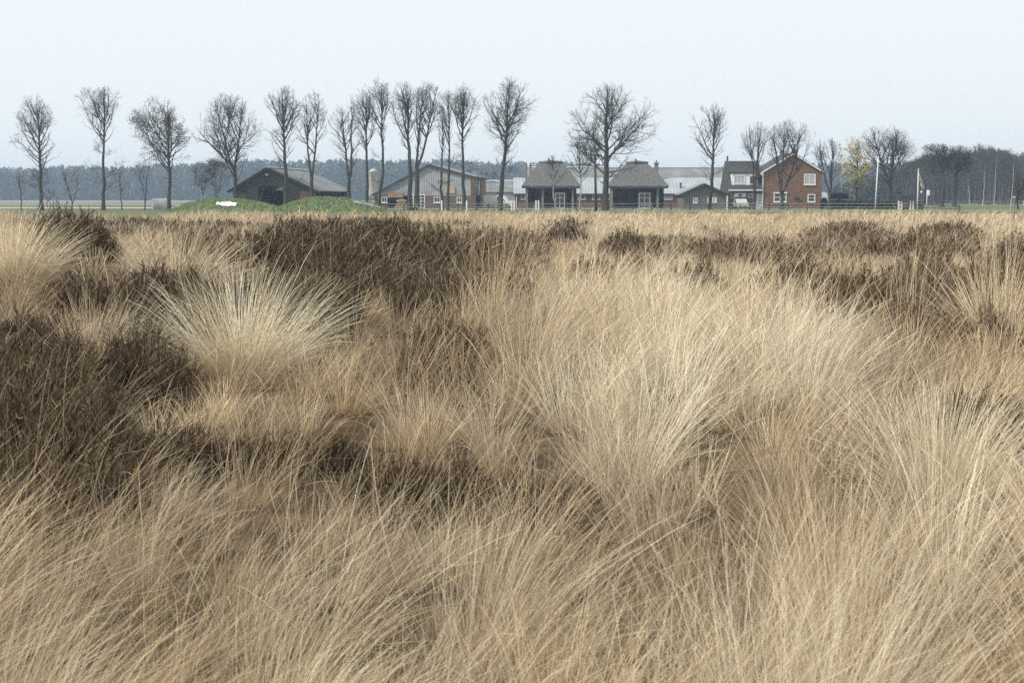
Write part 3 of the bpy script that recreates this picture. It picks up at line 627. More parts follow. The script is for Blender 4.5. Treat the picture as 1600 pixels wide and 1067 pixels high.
T(1338, 212, 308, 27, 23, 'small tree with yellow top leaves and green lower leaves', r0=.17, n1=46, leaves='autumn', name='autumn_tree', wm=.3, ang=(80, 25), Y=205, n4=3, group='garden trees')
T(1390, 194, 288, 62, 44, 'large round bare tree between the white poles', r0=.40, n1=34, n2=9, ang=(62, 20), wm=.5, Y=212, leaders=2, fork=.3)
T(1472, 222, 275, 46, 26, 'left one of two dense dark round trees before the wood', r0=.36, n1=36, n2=9, n4=6, ang=(58, 20), wm=.5, Y=250, fine=.018)
T(1492, 226, 275, 30, 44, 'right one of two dense dark round trees before the wood', r0=.38, n1=36, n2=9, n4=6, ang=(60, 20), wm=.5, Y=252, fine=.018)
# small saplings and bushes
SG = 'saplings round the farm'
S_ = lambda px, top, cb, l, r, lab, **k: tree(px, top, cb, l, r, lab, cat='sapling', name='sapling', group=SG, **{**dict(r0=.07, n1=16, n2=6, n3=5, n4=3, fine=.012, wm=.5), **k})
S_(32, 266, 300, 14, 16, 'thin sapling left of the leftmost tall tree')
S_(112, 262, 305, 22, 20, 'bushy sapling left of the second tall tree', leaders=3, fork=.15)
S_(190, 262, 305, 14, 14, 'thin sapling right of the second tall tree')
S_(226, 248, 300, 24, 20, 'sapling beside the brown-leaved oak', n1=22, leaders=2, fork=.2)
S_(315, 250, 305, 16, 20, 'pale stemmed birch sapling on the left mound', bark='birch', lean=-.5, n1=30, n3=8, n4=6, leaves='brown')
S_(338, 246, 300, 26, 26, 'brownish bushy sapling right of the birch sapling', leaves='brown', n1=34, n4=7, n3=8, leaders=3, fork=.15, Y=200)
S_(404, 262, 300, 18, 14, 'leaning sapling before the dark barn door', lean=.8)
S_(868, 240, 290, 22, 22, 'thin pale birch before the left thatched shed', bark='birch', n1=24)
S_(906, 210, 285, 30, 32, 'dense twiggy birch left of the platform pole', bark='birch', n1=32, n4=5, r0=.1)
S_(745, 270, 315, 12, 12, 'thin sapling before the tan barn door', lean=.4)
S_(1594, 262, 318, 14, 16, 'dark bush at the right edge of the picture', n1=34, n4=6, Y=120, base=330)
print('trees done')

# ------------------------------------------------------------------ far woods
def wood_mass(name, label, xs, ys, hs, tones, g, faces=60, size=1.0, conif=0.3, trunks=False):
    V = []; Q = []; C = []; n = 0
    N = len(xs)
    for i in range(N):
        H = hs[i]; con = g.uniform() < conif; k = faces
        h = g.uniform(0.0, 1, k) ** 0.9
        rad = (H * 0.16 * (1.05 - h)) * 1.3 + .3 if con else H * 0.22 * np.sqrt(np.clip(1 - ((h - 0.6) / 0.45) ** 2, 0.03, 1)) * np.where(h < .4, .9, 1) + (h < .3) * 1.5
        a = g.uniform(0, 6.28, k); q = np.sqrt(g.uniform(0.1, 1, k))
        c = np.stack([xs[i] + rad * q * np.cos(a), ys[i] + rad * q * np.sin(a), h * H], -1)
        u = norm(g.normal(size=(k, 3)) + np.array([0, 0, 1.2])); v = norm(np.cross(u, g.normal(size=(k, 3)))); s = size * g.uniform(0.5, 1.3, (k, 1))
        P = np.stack([c - u * s, c + v * s * .45, c + u * s * 1.2, c - v * s * .45], 1).reshape(-1, 3)
        V.append(P); Q.append(np.arange(len(P)).reshape(-1, 4) + n); n += len(P)
        C.append(np.repeat(tones[g.integers(0, len(tones))] * g.uniform(.8, 1.2, (k, 1)), 4, 0))
        # trunk
        w = 0.16 if not trunks else 0.11; P = np.array([[xs[i]-w, ys[i], 0], [xs[i]+w, ys[i], 0], [xs[i]+w*.4, ys[i], H*.8], [xs[i]-w*.4, ys[i], H*.8],
             [xs[i], ys[i]-w, 0], [xs[i], ys[i]+w, 0], [xs[i], ys[i]+w*.4, H*.8], [xs[i], ys[i]-w*.4, H*.8]])
        V.append(P); Q.append(np.array([[0,1,2,3],[4,5,6,7]]) + n); n += 8; C.append(np.tile([[0.06,.055,.05]], (8, 1)))
    return tag(np_mesh(name, np.concatenate(V), np.concatenate(Q), M['leafc'], None, np.concatenate(C)), label, 'wood', kind='stuff')
g = np.random.default_rng(3)
N = 2600; xs = g.uniform(-420, 420, N); ys = 880 + g.uniform(0, 110, N)
pxx = 800 + xs / ys * FPX
prof = np.interp(pxx, [-100, 0, 60, 100, 200, 260, 330, 400, 470, 560, 640, 760, 900, 1050, 1200, 1400, 1700], [263, 262, 265, 260, 262, 256, 254, 250, 252, 250, 251, 252, 256, 264, 258, 254, 250])
hs = (309 - prof) / FPX * ys * g.uniform(0.82, 1.03, N) + 1.2
wood_mass('far_wood', 'blue hazy band of far-off wood along the horizon', xs, ys, hs, np.array([[0.085,0.095,0.085],[0.12,0.12,0.10],[0.065,0.08,0.07],[0.14,0.135,0.115]]), g, 64, 1.35, 0.35)
# bare wood at right, nearer
def bare_wood():
    g = np.random.default_rng(11); variants = []
    for s in range(5):
        tr, tb, P3, P4, _ = gen_tree(900 + s, 14, 5, 2.3, 2.3, r0=.13, n1=15, n2=5, n3=4, n4=4, ang=(42, 18), wm=.6, fine=.022)
        V = np.concatenate(tr.V + tb.V); q = []; n = 0
        Q = np.concatenate(tr.Q + [a + tr.n for a in tb.Q]); variants.append((V, Q))
    V = []; Q = []; n = 0
    cnt = 170
    for i in range(cnt):
        y = 320 + 95 * g.uniform() ** 1.2; px = g.uniform(1410, 1760); x = PX(px, y)
        tp = np.interp(px, [1400, 1440, 1500, 1530, 1570, 1600, 1800], [262, 238, 234, 222, 232, 234, 232]) + g.uniform(-3, 14)
        H = PZ(tp, y); v, q = variants[g.integers(0, 5)]; a = g.uniform(0, 6.28); s = H / 14
        W = np.stack([(v[:, 0] * math.cos(a) - v[:, 1] * math.sin(a)) * s * 1.1 + x, (v[:, 0] * math.sin(a) + v[:, 1] * math.cos(a)) * s * 1.1 + y, v[:, 2] * s], -1)
        V.append(W.astype(np.float32)); Q.append(q + n); n += len(v)
    tag(np_mesh('bare_wood', np.concatenate(V), np.concatenate(Q), M['twig']), 'bare grey wood closing the view at right', 'wood', kind='stuff')
    # dense undergrowth behind so the wood closes
    N = 700; y = 410 + g.uniform(0, 60, N); px = g.uniform(1300, 1760, N); x = np.array([PX(a, b) for a, b in zip(px, y)])
    tp = np.interp(px, [1300, 1400, 1440, 1500, 1530, 1600, 1800], [290, 262, 244, 240, 232, 240, 238]) + g.uniform(0, 22, N)
    wood_mass('undergrowth', 'dense grey backing of the bare wood at right', x, y, (309 - tp) / FPX * y + 1.6, np.array([[0.06,0.055,0.048],[0.085,0.075,0.062],[0.045,0.05,0.04]]), g, 60, .7, 0.1, True)
bare_wood()
for i, (px, top, lab) in enumerate([(1516, 275, 'pale birch trunk with a slight lean at the left edge of the wood'), (1536, 250, 'white birch stem before the wood right of the leaning birch'),
        (1554, 240, 'tallest pale birch stem in the wood near the right edge'), (1581, 235, 'last pale birch stem at the right edge of the wood')]):
    T(px, top, top + 20, 9, 9, lab, Y=300, r0=.09, bark='birch', name='birch_tree', n1=12, n2=5, n3=4, n4=3, fine=.016, group='birches before the wood', cat='birch', lean=(-.8 if i == 0 else .2))

# ------------------------------------------------------------------ building pieces
def window(p, x0, x1, z0, z1, y, cols=2, rows=1, fw=0.09, sill=True, pane='glass', name='window', m='white', face=-1):
    """frame proud of the wall plane y, the pane set back in it"""
    b = MB(); ya, yb = (y - 0.07, y + 0.01) if face < 0 else (y - .01, y + .07)
    b.box(x0, x0+fw, ya, yb, z0, z1).box(x1-fw, x1, ya, yb, z0, z1).box(x0+fw, x1-fw, ya, yb, z1-fw, z1).box(x0+fw, x1-fw, ya, yb, z0, z0+fw)
    for i in range(1, cols):
        xx = x0 + (x1-x0)*i/cols; b.box(xx-fw*.35, xx+fw*.35, ya+.01, yb, z0+fw, z1-fw)
    for i in range(1, rows):
        zz = z0 + (z1-z0)*i/rows; b.box(x0+fw, x1-fw, ya+.015, yb, zz-fw*.25, zz+fw*.25)
    f = b.build(name, M[m], p)
    MB().box(x0+fw, x1-fw, y-.02, y+.005, z0+fw, z1-fw).build('pane', M[pane], f)
    if sill: MB().box(x0-.06, x1+.06, y-.14, y, z0-.07, z0-.003).build('sill', M['white'], f)
    return f
def slope(b, x0, z0, x1, z1, y0, y1, th=0.12):
    """roof slab rising from (x0,z0) to (x1,z1)"""
    L = math.hypot(x1-x0, z1-z0); nx, nz = -(z1-z0)/L*th, (x1-x0)/L*th
    if nz < 0: nx, nz = -nx, -nz
    pr = [(x0, z0), (x1, z1), (x1+nx, z1+nz), (x0+nx, z0+nz)]
    if x1 < x0: pr = pr[::-1]
    return b.prism(pr, y0, y1)

# --- dark gabled barn
Y = 190; X0 = PX(419, Y); L = lambda px: (PX(px, Y) - X0); Zp = lambda py: PZ(py, Y)
e = empty('dark_barn', (X0, Y, 0), R(-6.5), 'low dark boarded barn with gaping doorway behind the green mounds', 'barn')
xl, xr, ze, zr = L(362), L(494), Zp(297), Zp(263)
dl, dr, dz = L(403), L(443), Zp(291)
w_ = MB(); zz = lambda x: zr - abs(x) / (xr if x > 0 else -xl) * (zr - ze)
w_.prism([(xl, 0), (dl, 0), (dl, dz), (dr, dz), (dr, 0), (xr, 0), (xr, ze), (0, zr), (xl, ze)], 0, 0.15)
w_.box(xl, xl+.15, .15, 20, 0, ze).box(xl+.15, xr-.15, 19.85, 20, 0, ze)
w_.build('boarded_wall', M['board'], e)
MB().box(xr-.15, xr, .15, 20, 0, ze-.9).build('side_wall', M['sheet'], e)
for i in range(9): MB().box(xr-.14, xr-.02, .3+i*2.35, .5+i*2.35, ze-.9, ze-.05).build('side_post', M['post'], e)
MB().box(xl+.2, L(383), -.06, -.003, 0, 2.2).build('brick_panel', M['dbrick'], e); MB().box(L(470), xr-.02, -.06, -.003, 0, ze-.2).build('brick_panel', M['brick'], e)
MB().box(xl+.3, xr-.3, 8, 8.1, 0, ze).build('shade_backing', M['dark'], e)  # near-black sheet behind the doorway, painted as the shade inside
b = MB(); slope(b, xr+.45, ze-.22, 0, zr, -.35, 20.3); slope(b, xl-.45, ze-.22, 0, zr, -.35, 20.3); rf = b.build('roof', M['asb'], e)
MB().box(-.25, .25, .4, 20.3, zr+.1, zr+.24).build('ridge_cap', M['tarp'], rf)
b = MB(); slope(b, xr+.5, ze-.42, 0, zr-.18, -.45, -.36, .32); slope(b, xl-.5, ze-.42, 0, zr-.18, -.45, -.36, .32); b.build('bargeboard', M['trim'], e)
MB().tube([(-.1, -.35, zr-.95), (-.1, -.16, zr-.9), (-.1, -.02, zr-.85)], [.05, .2, .16], 8).build('lamp', M['lamp'], e)

# --- grey clad barn
Y = 215; X0 = PX(671, Y); e = empty('grey_barn', (X0, Y, 0), R(-5.5), 'large grey clad barn on a brick base with a tan side doorway', 'barn')
xl, xr, zl, zr2, zr, zb = L(584), L(736), Zp(304), Zp(276), Zp(258), Zp(306)
MB().prism([(xl+.4, zb), (xr, zb), (xr, zr2), (0, zr), (xl, zl), (xl, zb)], 0, .15).build('clad_gable', M['sheet'], e)
b = MB(); b.box(xl, L(604), .02, .25, 0, zb-.004).box(L(640), xr, .02, .25, 0, zb-.004); b.build('brick_wall', M['dbrick'], e)
MB().box(L(604), L(640), 2.5, 2.6, 0, zb).build('shade_backing', M['dark'], e)  # black sheet behind the open bay stands for its inner shade
MB().box(xl, xl+.2, .26, 20, 0, zl-.1).box(xl+.2, xr-.2, 19.8, 20, 0, zl).build('back_wall', M['sheet'], e)
b = MB(); b.box(xr-.2, xr, .26, 7, 0, zr2-.02).box(xr-.2, xr, 13.5, 20, 0, zr2-.02).box(xr-.2, xr, 7, 13.5, zr2-.5, zr2-.02); b.build('tan_side_wall', M['tan'], e)
MB().box(xr-2.6, xr-2.5, 3, 19, 0, zr2-.4).build('side_shade_backing', M['dark'], e)  # shade of the side doorway painted as a near-black sheet
b = MB(); slope(b, xr+.35, zr2-.08, 0, zr, -.3, 20.3); slope(b, xl-.4, zl-.2, 0, zr, -.3, 20.3); b.build('roof', M['asb'], e)
b = MB(); slope(b, xr+.4, zr2-.2, 0, zr-.12, -.38, -.31, .22); slope(b, xl-.45, zl-.3, 0, zr-.12, -.38, -.31, .22); b.build('bargeboard', M['trim'], e)
MB().box(L(605), L(630), -.12, -.01, Zp(309), Zp(301)).build('lintel_panel', M['tan'], e)
for a, c in ((595, 604), (678, 688), (714, 722)): window(e, L(a), L(c), Zp(317), Zp(308), .02, 2)
for a, c in ((642, 646), (651, 664)): window(e, L(a), L(c), .05, Zp(304), .02, 1 if a == 642 else 2, 4, .12, False, name='glazed_door')
MB().box(L(696), L(711), -.14, -.01, Zp(302), Zp(292)).build('notice_board', M['ply'], e)
# stack of cut logs in the doorway
lx, ly = PX(627, 212), 212
e = empty('log_stack', (lx, ly, 0), 0, 'round stack of pale cut logs under a dark cover at the grey barn', 'log stack')
b = MB()
for r_ in range(5):
    for i in range(9 - r_):
        x = -.95 + (i + r_ * .5) * .235; b.tube([(x, -.5, .12 + r_ * .21), (x, .5, .12 + r_ * .21)], [.105, .105], 7)
b.build('logs', M['logs'], e)
MB().prism([(-.85, 1.08), (.85, 1.08), (.6, 1.34), (0, 1.46), (-.6, 1.34)], -.55, .55).build('cover', M['gtarp'], e)

# --- silo
Y = 236; x = PX(584, Y); e = empty('feed_silo', (x, Y, 0), 0, 'tall white feed silo standing behind the grey barn', 'silo')
zt = PZ(264, Y); b = MB(); b.tube([(0,0,1.2), (0,0,2.0), (0,0,zt-.5), (0,0,zt-.48), (0,0,zt)], [.3, .80, .80, .84, .25], 20); b.build('tank', M['silo'], e, True)
for a in (0.8, 2.4, 3.9, 5.5): MB().tube([(.75*math.cos(a), .75*math.sin(a), 0), (.75*math.cos(a), .75*math.sin(a), 2.1)], [.06, .06], 6).build('leg', M['post'], e)

# --- long low roofs: barn far behind, left low barn
def xroof(name, label, cat, Y, pxl, pxr, pyr, pye, depth, roofm, wallm, ridge=None, over=.3, ridge2=True, group=None):
    X0 = PX((pxl+pxr)/2, Y); hw = (PX(pxr, Y) - PX(pxl, Y)) / 2; ze = PZ(pye, Y); zr = PZ(pyr, Y + depth/2)
    e = empty(name, (X0, Y, 0), 0, label, cat, group)
    b = MB(); b.box(-hw, hw, 0, .2, 0, ze).box(-hw, hw, depth-.2, depth, 0, ze)
    b.xprism([(.2, 0), (depth-.2, 0), (depth-.2, ze), (depth/2, zr-.03), (.2, ze)], -hw, -hw+.2); b.xprism([(.2, 0), (depth-.2, 0), (depth-.2, ze), (depth/2, zr-.03), (.2, ze)], hw-.2, hw)
    b.build('wall', M[wallm], e)
    s = (zr - ze) / (depth/2); zo = ze - over*s
    b = MB(); b.xprism([(-over, zo), (depth/2, zr), (depth/2, zr+.12), (-over, zo+.12)], -hw-.2, hw+.2); b.xprism([(depth/2+.002, zr), (depth+over, zo), (depth+over, zo+.12), (depth/2+.002, zr+.12)], -hw-.2, hw+.2)
    r = b.build('roof', M[roofm], e)
    if ridge: MB().box(-hw-.2, hw+.2, depth/2-.35, depth/2+.35, zr+.1, zr+.3).build('ridge_cap', M[ridge], r)
    return e, X0, hw, ze, zr
xroof('long_barn', 'long grey roofed barn with white ridge far behind the brick wing', 'barn', 250, 822, 1150, 263, 290, 16, 'asbx', 'sheet', 'tarp')
xroof('low_barn', 'low grey barn behind the white van', 'barn', 256, 750, 812, 284, 300, 12, 'asbx', 'sheet', 'tarp')
e, X0, hw, ze, zr = xroof('brick_wing', 'long low brick wing with pale metal roof behind the thatched sheds', 'building', 226, 804, 1138, 279, 302, 9, 'bluroof', 'brick')
Y = 226; L = lambda px: (PX(px, Y) - X0); Zp = lambda py: PZ(py, Y)
for a, c in ((814, 821), (903, 915), (925, 938), (949, 958), (1038, 1051), (1060, 1073)): window(e, L(a), L(c), Zp(312), Zp(303), 0, 1, 1, .12, pane='glass' if a in (903, 814, 925) else 'blind')
for a in (807,): MB().tube([(L(a), -.1, 0), (L(a), -.1, ze-.1)], [.08, .08], 6).build('drainpipe', M['white'], e)
MB().box(-hw-.2, hw+.2, -.46, -.32, ze-.28, ze-.12).build('gutter', M['trim'], e)
for a, c, t in ((1026, 1032, 252), (821, 824, 256), (828, 831, 256)):
    b = MB(); b.box(L(a), L(c), 3.5, 4.3, zr-1.6, Zp(t)-.35).box(L(a)-.08, L(c)+.08, 3.4, 4.4, Zp(t)-.35, Zp(t)-.15).tube([((L(a)+L(c))/2, 3.9, Zp(t)-.15), ((L(a)+L(c))/2, 3.9, Zp(t)+.3)], [.13, .1], 8); b.build('chimney', M['chim'], e)
MB().tube([(L(1065), 1.3, ze), (L(1065), 1.3, ze+1.4), (L(1065), 1.3, ze+1.45), (L(1065), 1.3, ze+1.65)], [.12, .12, .24, .1], 8).build('roof_vent', M['trim'], e)

# --- thatched open sheds
def thatched(name, label, Y, pxl, pxr, pye, pyt, ridge, door, posts, knob, dl=None):
    X0 = PX((pxl+pxr)/2, Y); L = lambda px: PX(px, Y) - X0; hw = (PX(pxr, Y) - PX(pxl, Y))/2; ze = PZ(pye, Y); dep = 7.0; zt = PZ(pyt, Y+dep/2)
    e = empty(name, (X0, Y, 0), 0, label, 'thatched shed', 'thatched open sheds of the farm')
    # hipped thatch, gently bulging: rings from eave to ridge
    rings = 7; b = MB(); seg = 12; idx = []
    for i in range(rings+1):
        t = i / rings; f = 1 - t; bl = f ** 0.92; z = ze + (zt - ze) * t + .10 * math.sin(t*math.pi)
        hx = ridge/2 + (hw + .35 - ridge/2) * bl; hy = .05 + (dep/2 + .45) * bl; row = []
        pts = [(-hx, -hy), (hx, -hy), (hx, hy), (-hx, hy)]
        for s in range(4):
            p, q = pts[s], pts[(s+1) % 4]
            for k in range(seg):
                u = k/seg; row.append(len(b.v)); jj = .05 * math.sin(k*2.1 + s + i*1.7)
                b.v.append((p[0]+(q[0]-p[0])*u, dep/2 + p[1]+(q[1]-p[1])*u, z + jj))
        idx.append(row)
    n = len(idx[0])
    for i in range(rings):
        for k in range(n): b.f.append((idx[i][k], idx[i][(k+1) % n], idx[i+1][(k+1) % n], idx[i+1][k]))
    b.f.append(tuple(idx[-1]))
    row = []
    for k in idx[0]: x, y, z = b.v[k]; row.append(len(b.v)); b.v.append((x*.985, dep/2+(y-dep/2)*.97, z-.28))
    for k in range(n): b.f.append((row[k], row[(k+1) % n], idx[0][(k+1) % n], idx[0][k]))
    b.f.append(tuple(reversed(row)))
    r = b.build('thatched_roof', M['thatch'], e)
    MB().tube([(-ridge/2-.2, dep/2, zt+.02), (0, dep/2, zt+.16), (ridge/2+.2, dep/2, zt+.02)], [.22, .26, .22], 8).build('ridge_roll', M['thatch'], r, True)
    MB().tube([(knob, dep/2, zt), (knob, dep/2, zt+.4), (knob, dep/2, zt+.75)], [.45, .25, .05], 8).build('ridge_knob', M['thatch'], r, True)
    for p in posts: MB().box(L(p)-.17, L(p)+.17, .15, .5, 0, ze-.1).build('post', M['post'], e)
    for p in (-hw+.4, hw-.4): MB().box(p-.15, p+.15, dep-.6, dep-.3, 0, ze-.1).build('post', M['post'], e)
    MB().box(-hw+.3, hw-.3, .2, .45, ze-.32, ze-.1).build('beam', M['dwood'], e)
    MB().box(-hw+.35, hw-.35, 3.4, 3.55, 0, ze+.1).box(hw-.4, hw-.3, .6, 3.39, 0, ze-.05).box(-hw+.3, -hw+.4, .6, 3.39, 0, ze-.05).build('boarded_wall', M['dwood'], e)
    a, c = door; window(e, L(a), L(c), .05, PZ(301.5, Y), .9, 2, 3, .13, False, name='glazed_door')
    MB().box(L(a)-.25, L(c)+.25, .93, 3.38, .02, PZ(301.5, Y)+.15).build('porch', M['dwood'], e)
    return e
thatched('thatched_shed', 'left thatched open shed with a white glazed door', 212, 819, 904, 291, 255, 3.3, (867, 883), (823, 848, 895), -.3)
thatched('thatched_shed', 'right thatched open shed with white french doors behind the broad oak', 212, 955, 1041, 291, 255.5, 3.0, (999, 1017), (956, 1028), -.2)

# --- small grey shed
Y = 205; X0 = PX(1100, Y); L = lambda px: (PX(px, Y) - X0); Zp = lambda py: PZ(py, Y)
e = empty('grey_shed', (X0, Y, 0), 0, 'small grey boarded gabled shed beside the brick house', 'shed')
xl, xr, ze, zr = L(1067), L(1134), Zp(303), Zp(288)
MB().prism([(xl, 0), (xr, 0), (xr, ze), (0, zr), (xl, ze)], 0, 7).build('wall', M['shedboard'], e)
b = MB(); slope(b, xr+.35, ze-.17, 0, zr+.02, -.4, 7.2); slope(b, xl-.45, ze-.2, 0, zr+.02, -.4, 7.2); b.build('roof', M['asb'], e)
b = MB(); slope(b, xr+.4, ze-.33, 0, zr-.14, -.48, -.41, .27); slope(b, xl-.5, ze-.36, 0, zr-.14, -.48, -.41, .27); b.build('bargeboard', M['trim'], e)
for a, c in ((1083, 1090), (1106, 1109), (1113, 1120)): window(e, L(a), L(c), Zp(318), Zp(309), 0, 2 if a == 1083 else 1, 1, .12, False, pane='blind' if a != 1083 else 'glass')
MB().tube([(L(1136), -.3, 0), (L(1136), -.3, ze-.2)], [.09, .09], 6).build('drainpipe', M['white'], e)

# --- brick house with tiled wing
Y = 214; X0 = PX(1238, Y); L = lambda px: (PX(px, Y) - X0); Zp = lambda py: PZ(py, Y)
e = empty('brick_house', (X0, Y, 0), 0, 'two storey brick house with white trimmed gable and dark tiled wing', 'house')
xl, xr, ze, zr = L(1192), L(1284), Zp(269), Zp(241)
MB().prism([(xl, 0), (xr, 0), (xr, ze), (0, zr), (xl, ze)], 0, 10).build('wall', M['brick'], e)
b = MB(); slope(b, xr+.3, ze-.1, 0, zr+.08, -.3, 10.3, .14); slope(b, xl-.3, ze-.1, 0, zr+.08, -.3, 10.3, .14); rf = b.build('roof', M['slate'], e)
for px, t in ((1234, 236), (1254, 234)):
    x = L(px); MB().box(x-.3, x+.3, 6.5, 7.1, zr-1.8, PZ(t, Y+6.8)).build('chimney', M['chim'], rf)
b = MB(); slope(b, xr+.32, ze-.24, 0, zr-.08, -.37, -.31, .20); slope(b, xl-.32, ze-.24, 0, zr-.08, -.37, -.31, .20)
b.box(xl-.55, xl-.05, -.38, -.305, ze-.38, ze-.18).build('bargeboard', M['white'], e)
MB().tube([(xl-.02, -.1, 0), (xl-.02, -.1, ze-.2)], [.07, .07], 6).build('drainpipe', M['white'], e)
window(e, L(1256), L(1274), Zp(289), Zp(272), 0, 2, 1, .13, pane='blind')
f = window(e, L(1209), L(1229), Zp(316), Zp(301), 0, 2, 2, .14); MB().box(L(1208), L(1230), -.16, -.08, Zp(302.5), Zp(300.5)).build('roller_box', M['white'], f)
window(e, L(1262), L(1274), Zp(316), Zp(303.5), 0, 1, 2, .14)
MB().box(L(1242), L(1248), -.3, -.003, Zp(312), Zp(308)).build('letter_box', M['trim'], e)
# wing
wl, wr = L(1139), xl - .01; zr3, ze3, dp = PZ(253, Y+4.5), Zp(297), 9
MB().box(wl+.15, wr, .35, dp, 0, ze3).build('wing_wall', M['dbrick'], e)
zk = ze3 + (zr3 - ze3) * .995
b = MB(); b.xprism([(-.25, ze3), (.05, ze3), (4.2, zr3-.1), (4.6, zr3), (4.6, zr3+.12), (4.0, zr3+.02), (-.25, ze3+.15)], wl, wr+.0).xprism([(4.602, zr3), (dp+.2, ze3), (dp+.2, ze3+.15), (4.602, zr3+.12)], wl, wr); b.build('wing_roof', M['slate'], e)
MB().box(wl-.1, wr, -.4, -.26, ze3-.12, ze3+.06).build('gutter', M['white'], e)
MB().xprism([(.3, 0), (dp-.3, 0), (dp-.3, ze3), (4.6, zr3-.1), (.3, ze3)], wl+.02, wl+.14).build('wing_gable', M['slate'], e)
# dormer
d0, d1 = L(1144), L(1184); zb_, zt_ = Zp(290), Zp(271)
dm = MB().box(d0, d1, .35, 4.0, zb_, zt_).build('dormer', M['white'], e)
MB().box(d0-.15, d1+.15, .15, 4.3, zt_+.003, zt_+.14).build('dormer_roof', M['trim'], dm)
window(dm, L(1147), L(1164), zb_+.2, zt_-.35, .35, 3, 1, .1, False, pane='blind'); window(dm, L(1171), L(1182), zb_+.15, zt_-.35, .35, 2, 1, .1, False)
MB().tube([(L(1143), 4.6, zr3), (L(1143), 4.6, PZ(244, Y+4.6))], [.14, .12], 8).build('flue', M['trim'], e)
MB().box(L(1148), L(1166), .2, .34, Zp(308), Zp(302)).build('white_panel', M['white'], e)
MB().box(L(1154.5), L(1160), .16, .198, Zp(307), Zp(303.5)).build('panel_window', M['glass'], e)
window(e, L(1170), L(1177), Zp(309), Zp(303), .35, 1, 1, .09, False)
window(e, L(1183), L(1192)-.1, .05, Zp(303), .35, 1, 1, .12, False, pane='blind', name='front_door')
MB().box(L(1142), L(1153), .28, .34, 0, Zp(311)).build('garage_door', M['trim'], e)

# --- vehicles
def car(label, x, y, rz, w, l, h, paint, van=False, name='parked_car', cat='car'):
    e = empty(name, (x, y, 0.03), rz, label, cat); hw = w/2
    if van: prof = [(-l/2, .35), (l/2, .35), (l/2, h-.1), (l/2-.15, h), (-l/2+1.5, h), (-l/2+.75, h*.55), (-l/2+.05, h*.45)]
    else: prof = [(-l/2, .3), (l/2, .3), (l/2, h*.62), (l/2-.5, h*.68), (l/2-.95, h), (-l/2+1.6, h), (-l/2+1.05, h*.66), (-l/2+.1, h*.55)]
    b = MB(); k = len(prof)   # nose towards -y, tapered above the waist
    for s in (-1, 1):
        for yy, z in prof: b.v.append((s*(hw - .14*max(0, (z-h*.6)/(h*.4))), yy, z))
    b.f.append(tuple(range(k))); b.f.append(tuple(reversed(range(k, 2*k))))
    for i in range(k): j = (i+1) % k; b.f.append((i, k+i, k+j, j))
    body = b.build('body', M[paint], e)
    zt, zb = (h*.93, h*.6); ya, yb = (-l/2+1.42, -l/2+.86) if van else (-l/2+1.53, -l/2+1.12)
    MB().poly([(-hw+.18, yb-.02, zb), (hw-.18, yb-.02, zb), (hw-.24, ya-.02, zt), (-hw+.24, ya-.02, zt)]).build('windscreen', M['glass'], e)
    for s in (-1, 1):
        MB().poly([(s*(hw+.004-.0), -l/2+1.5, zb+.03), (s*(hw+.004), (l/2-1.2 if not van else -l/2+2.4), zb+.03), (s*(hw-.11), (l/2-1.35 if not van else -l/2+2.4), zt), (s*(hw-.11), -l/2+1.8, zt)]).build('side_window', M['glass'], e)
        MB().box(s*(hw-.3)-.16, s*(hw-.3)+.16, -l/2-.02, -l/2+.12, .55, .75).build('headlight', M['lamp'], e)
        MB().box(s*(hw+.08)-.08, s*(hw+.08)+.08, -l/2+1.35, -l/2+1.45, zb+.02, zb+.17).build('mirror', M['trim'], e)
        for yy in (-l/2+.85, l/2-.85):
            wv = MB().tube([(s*hw-.1, yy, .32), (s*hw+.09, yy, .32)], [.32, .32], 14).build('wheel', M['rubber'], e)
            MB().tube([(s*hw-.02, yy, .32), (s*(hw+.1)+(.0 if s > 0 else -.01), yy, .32)], [.19, .19], 10).build('rim', M['rim'], wv)
    MB().box(-.5, .5, -l/2-.03, -l/2+.05, .36, .5).build('bumper', M['trim'], e); MB().box(-.26, .26, -l/2-.05, -l/2-.031, .38, .48).build('number_plate', M['plate'], e)
    return e
car('silver estate car parked nose out before the tiled wing', PX(1161, 209), 211.0, 0, 1.7, 4.2, 1.45, 'cars')
car('white van parked left of the brick wing behind the leaning tree', PX(780, 222), 222, R(78), 1.9, 4.6, 2.0, 'carw', True, 'parked_van', 'van')

# --- garden: white shed edge, topiary, hedge
Y = 222; x = PX(1290, Y)
Y = 227; e = empty('white_caravan', (PX(1294, Y)-2.3, Y, 0.03), 0, 'white caravan end showing behind the right corner of the brick house', 'caravan')
b = MB().prism([(-2.2, .4), (2.2, .4), (2.3, 1.2), (2.15, 2.3), (1.8, 2.5), (-1.8, 2.5), (-2.15, 2.3), (-2.3, 1.2)], 0, 2.2); b.build('body', M['carw'], e)
MB().box(-.6, .6, -.03, -.003, 1.3, 1.95).build('window', M['glass'], e)
for s in (-.4, .4): MB().tube([(s, .0, .32), (s, .2, .32)], [.32, .32], 12).build('wheel', M['rubber'], e)
def leafy_box(x0, x1, y0, y1, z0, z1, n, size, tones, g, ell=False):
    p = g.uniform(-1, 1, (n, 3)); ax = g.integers(0, 3, n)
    if ell: p = norm(g.normal(size=(n, 3))) * g.uniform(.85, 1.05, (n, 1))
    else: p[np.arange(n), ax] = np.sign(p[np.arange(n), ax]) * g.uniform(.93, 1.03, n)
    c = np.array([(x0+x1)/2, (y0+y1)/2, (z0+z1)/2]); h = np.array([(x1-x0)/2, (y1-y0)/2, (z1-z0)/2])
    return leaf_cloud(c + p*h, size, tones, g, 1, .02)
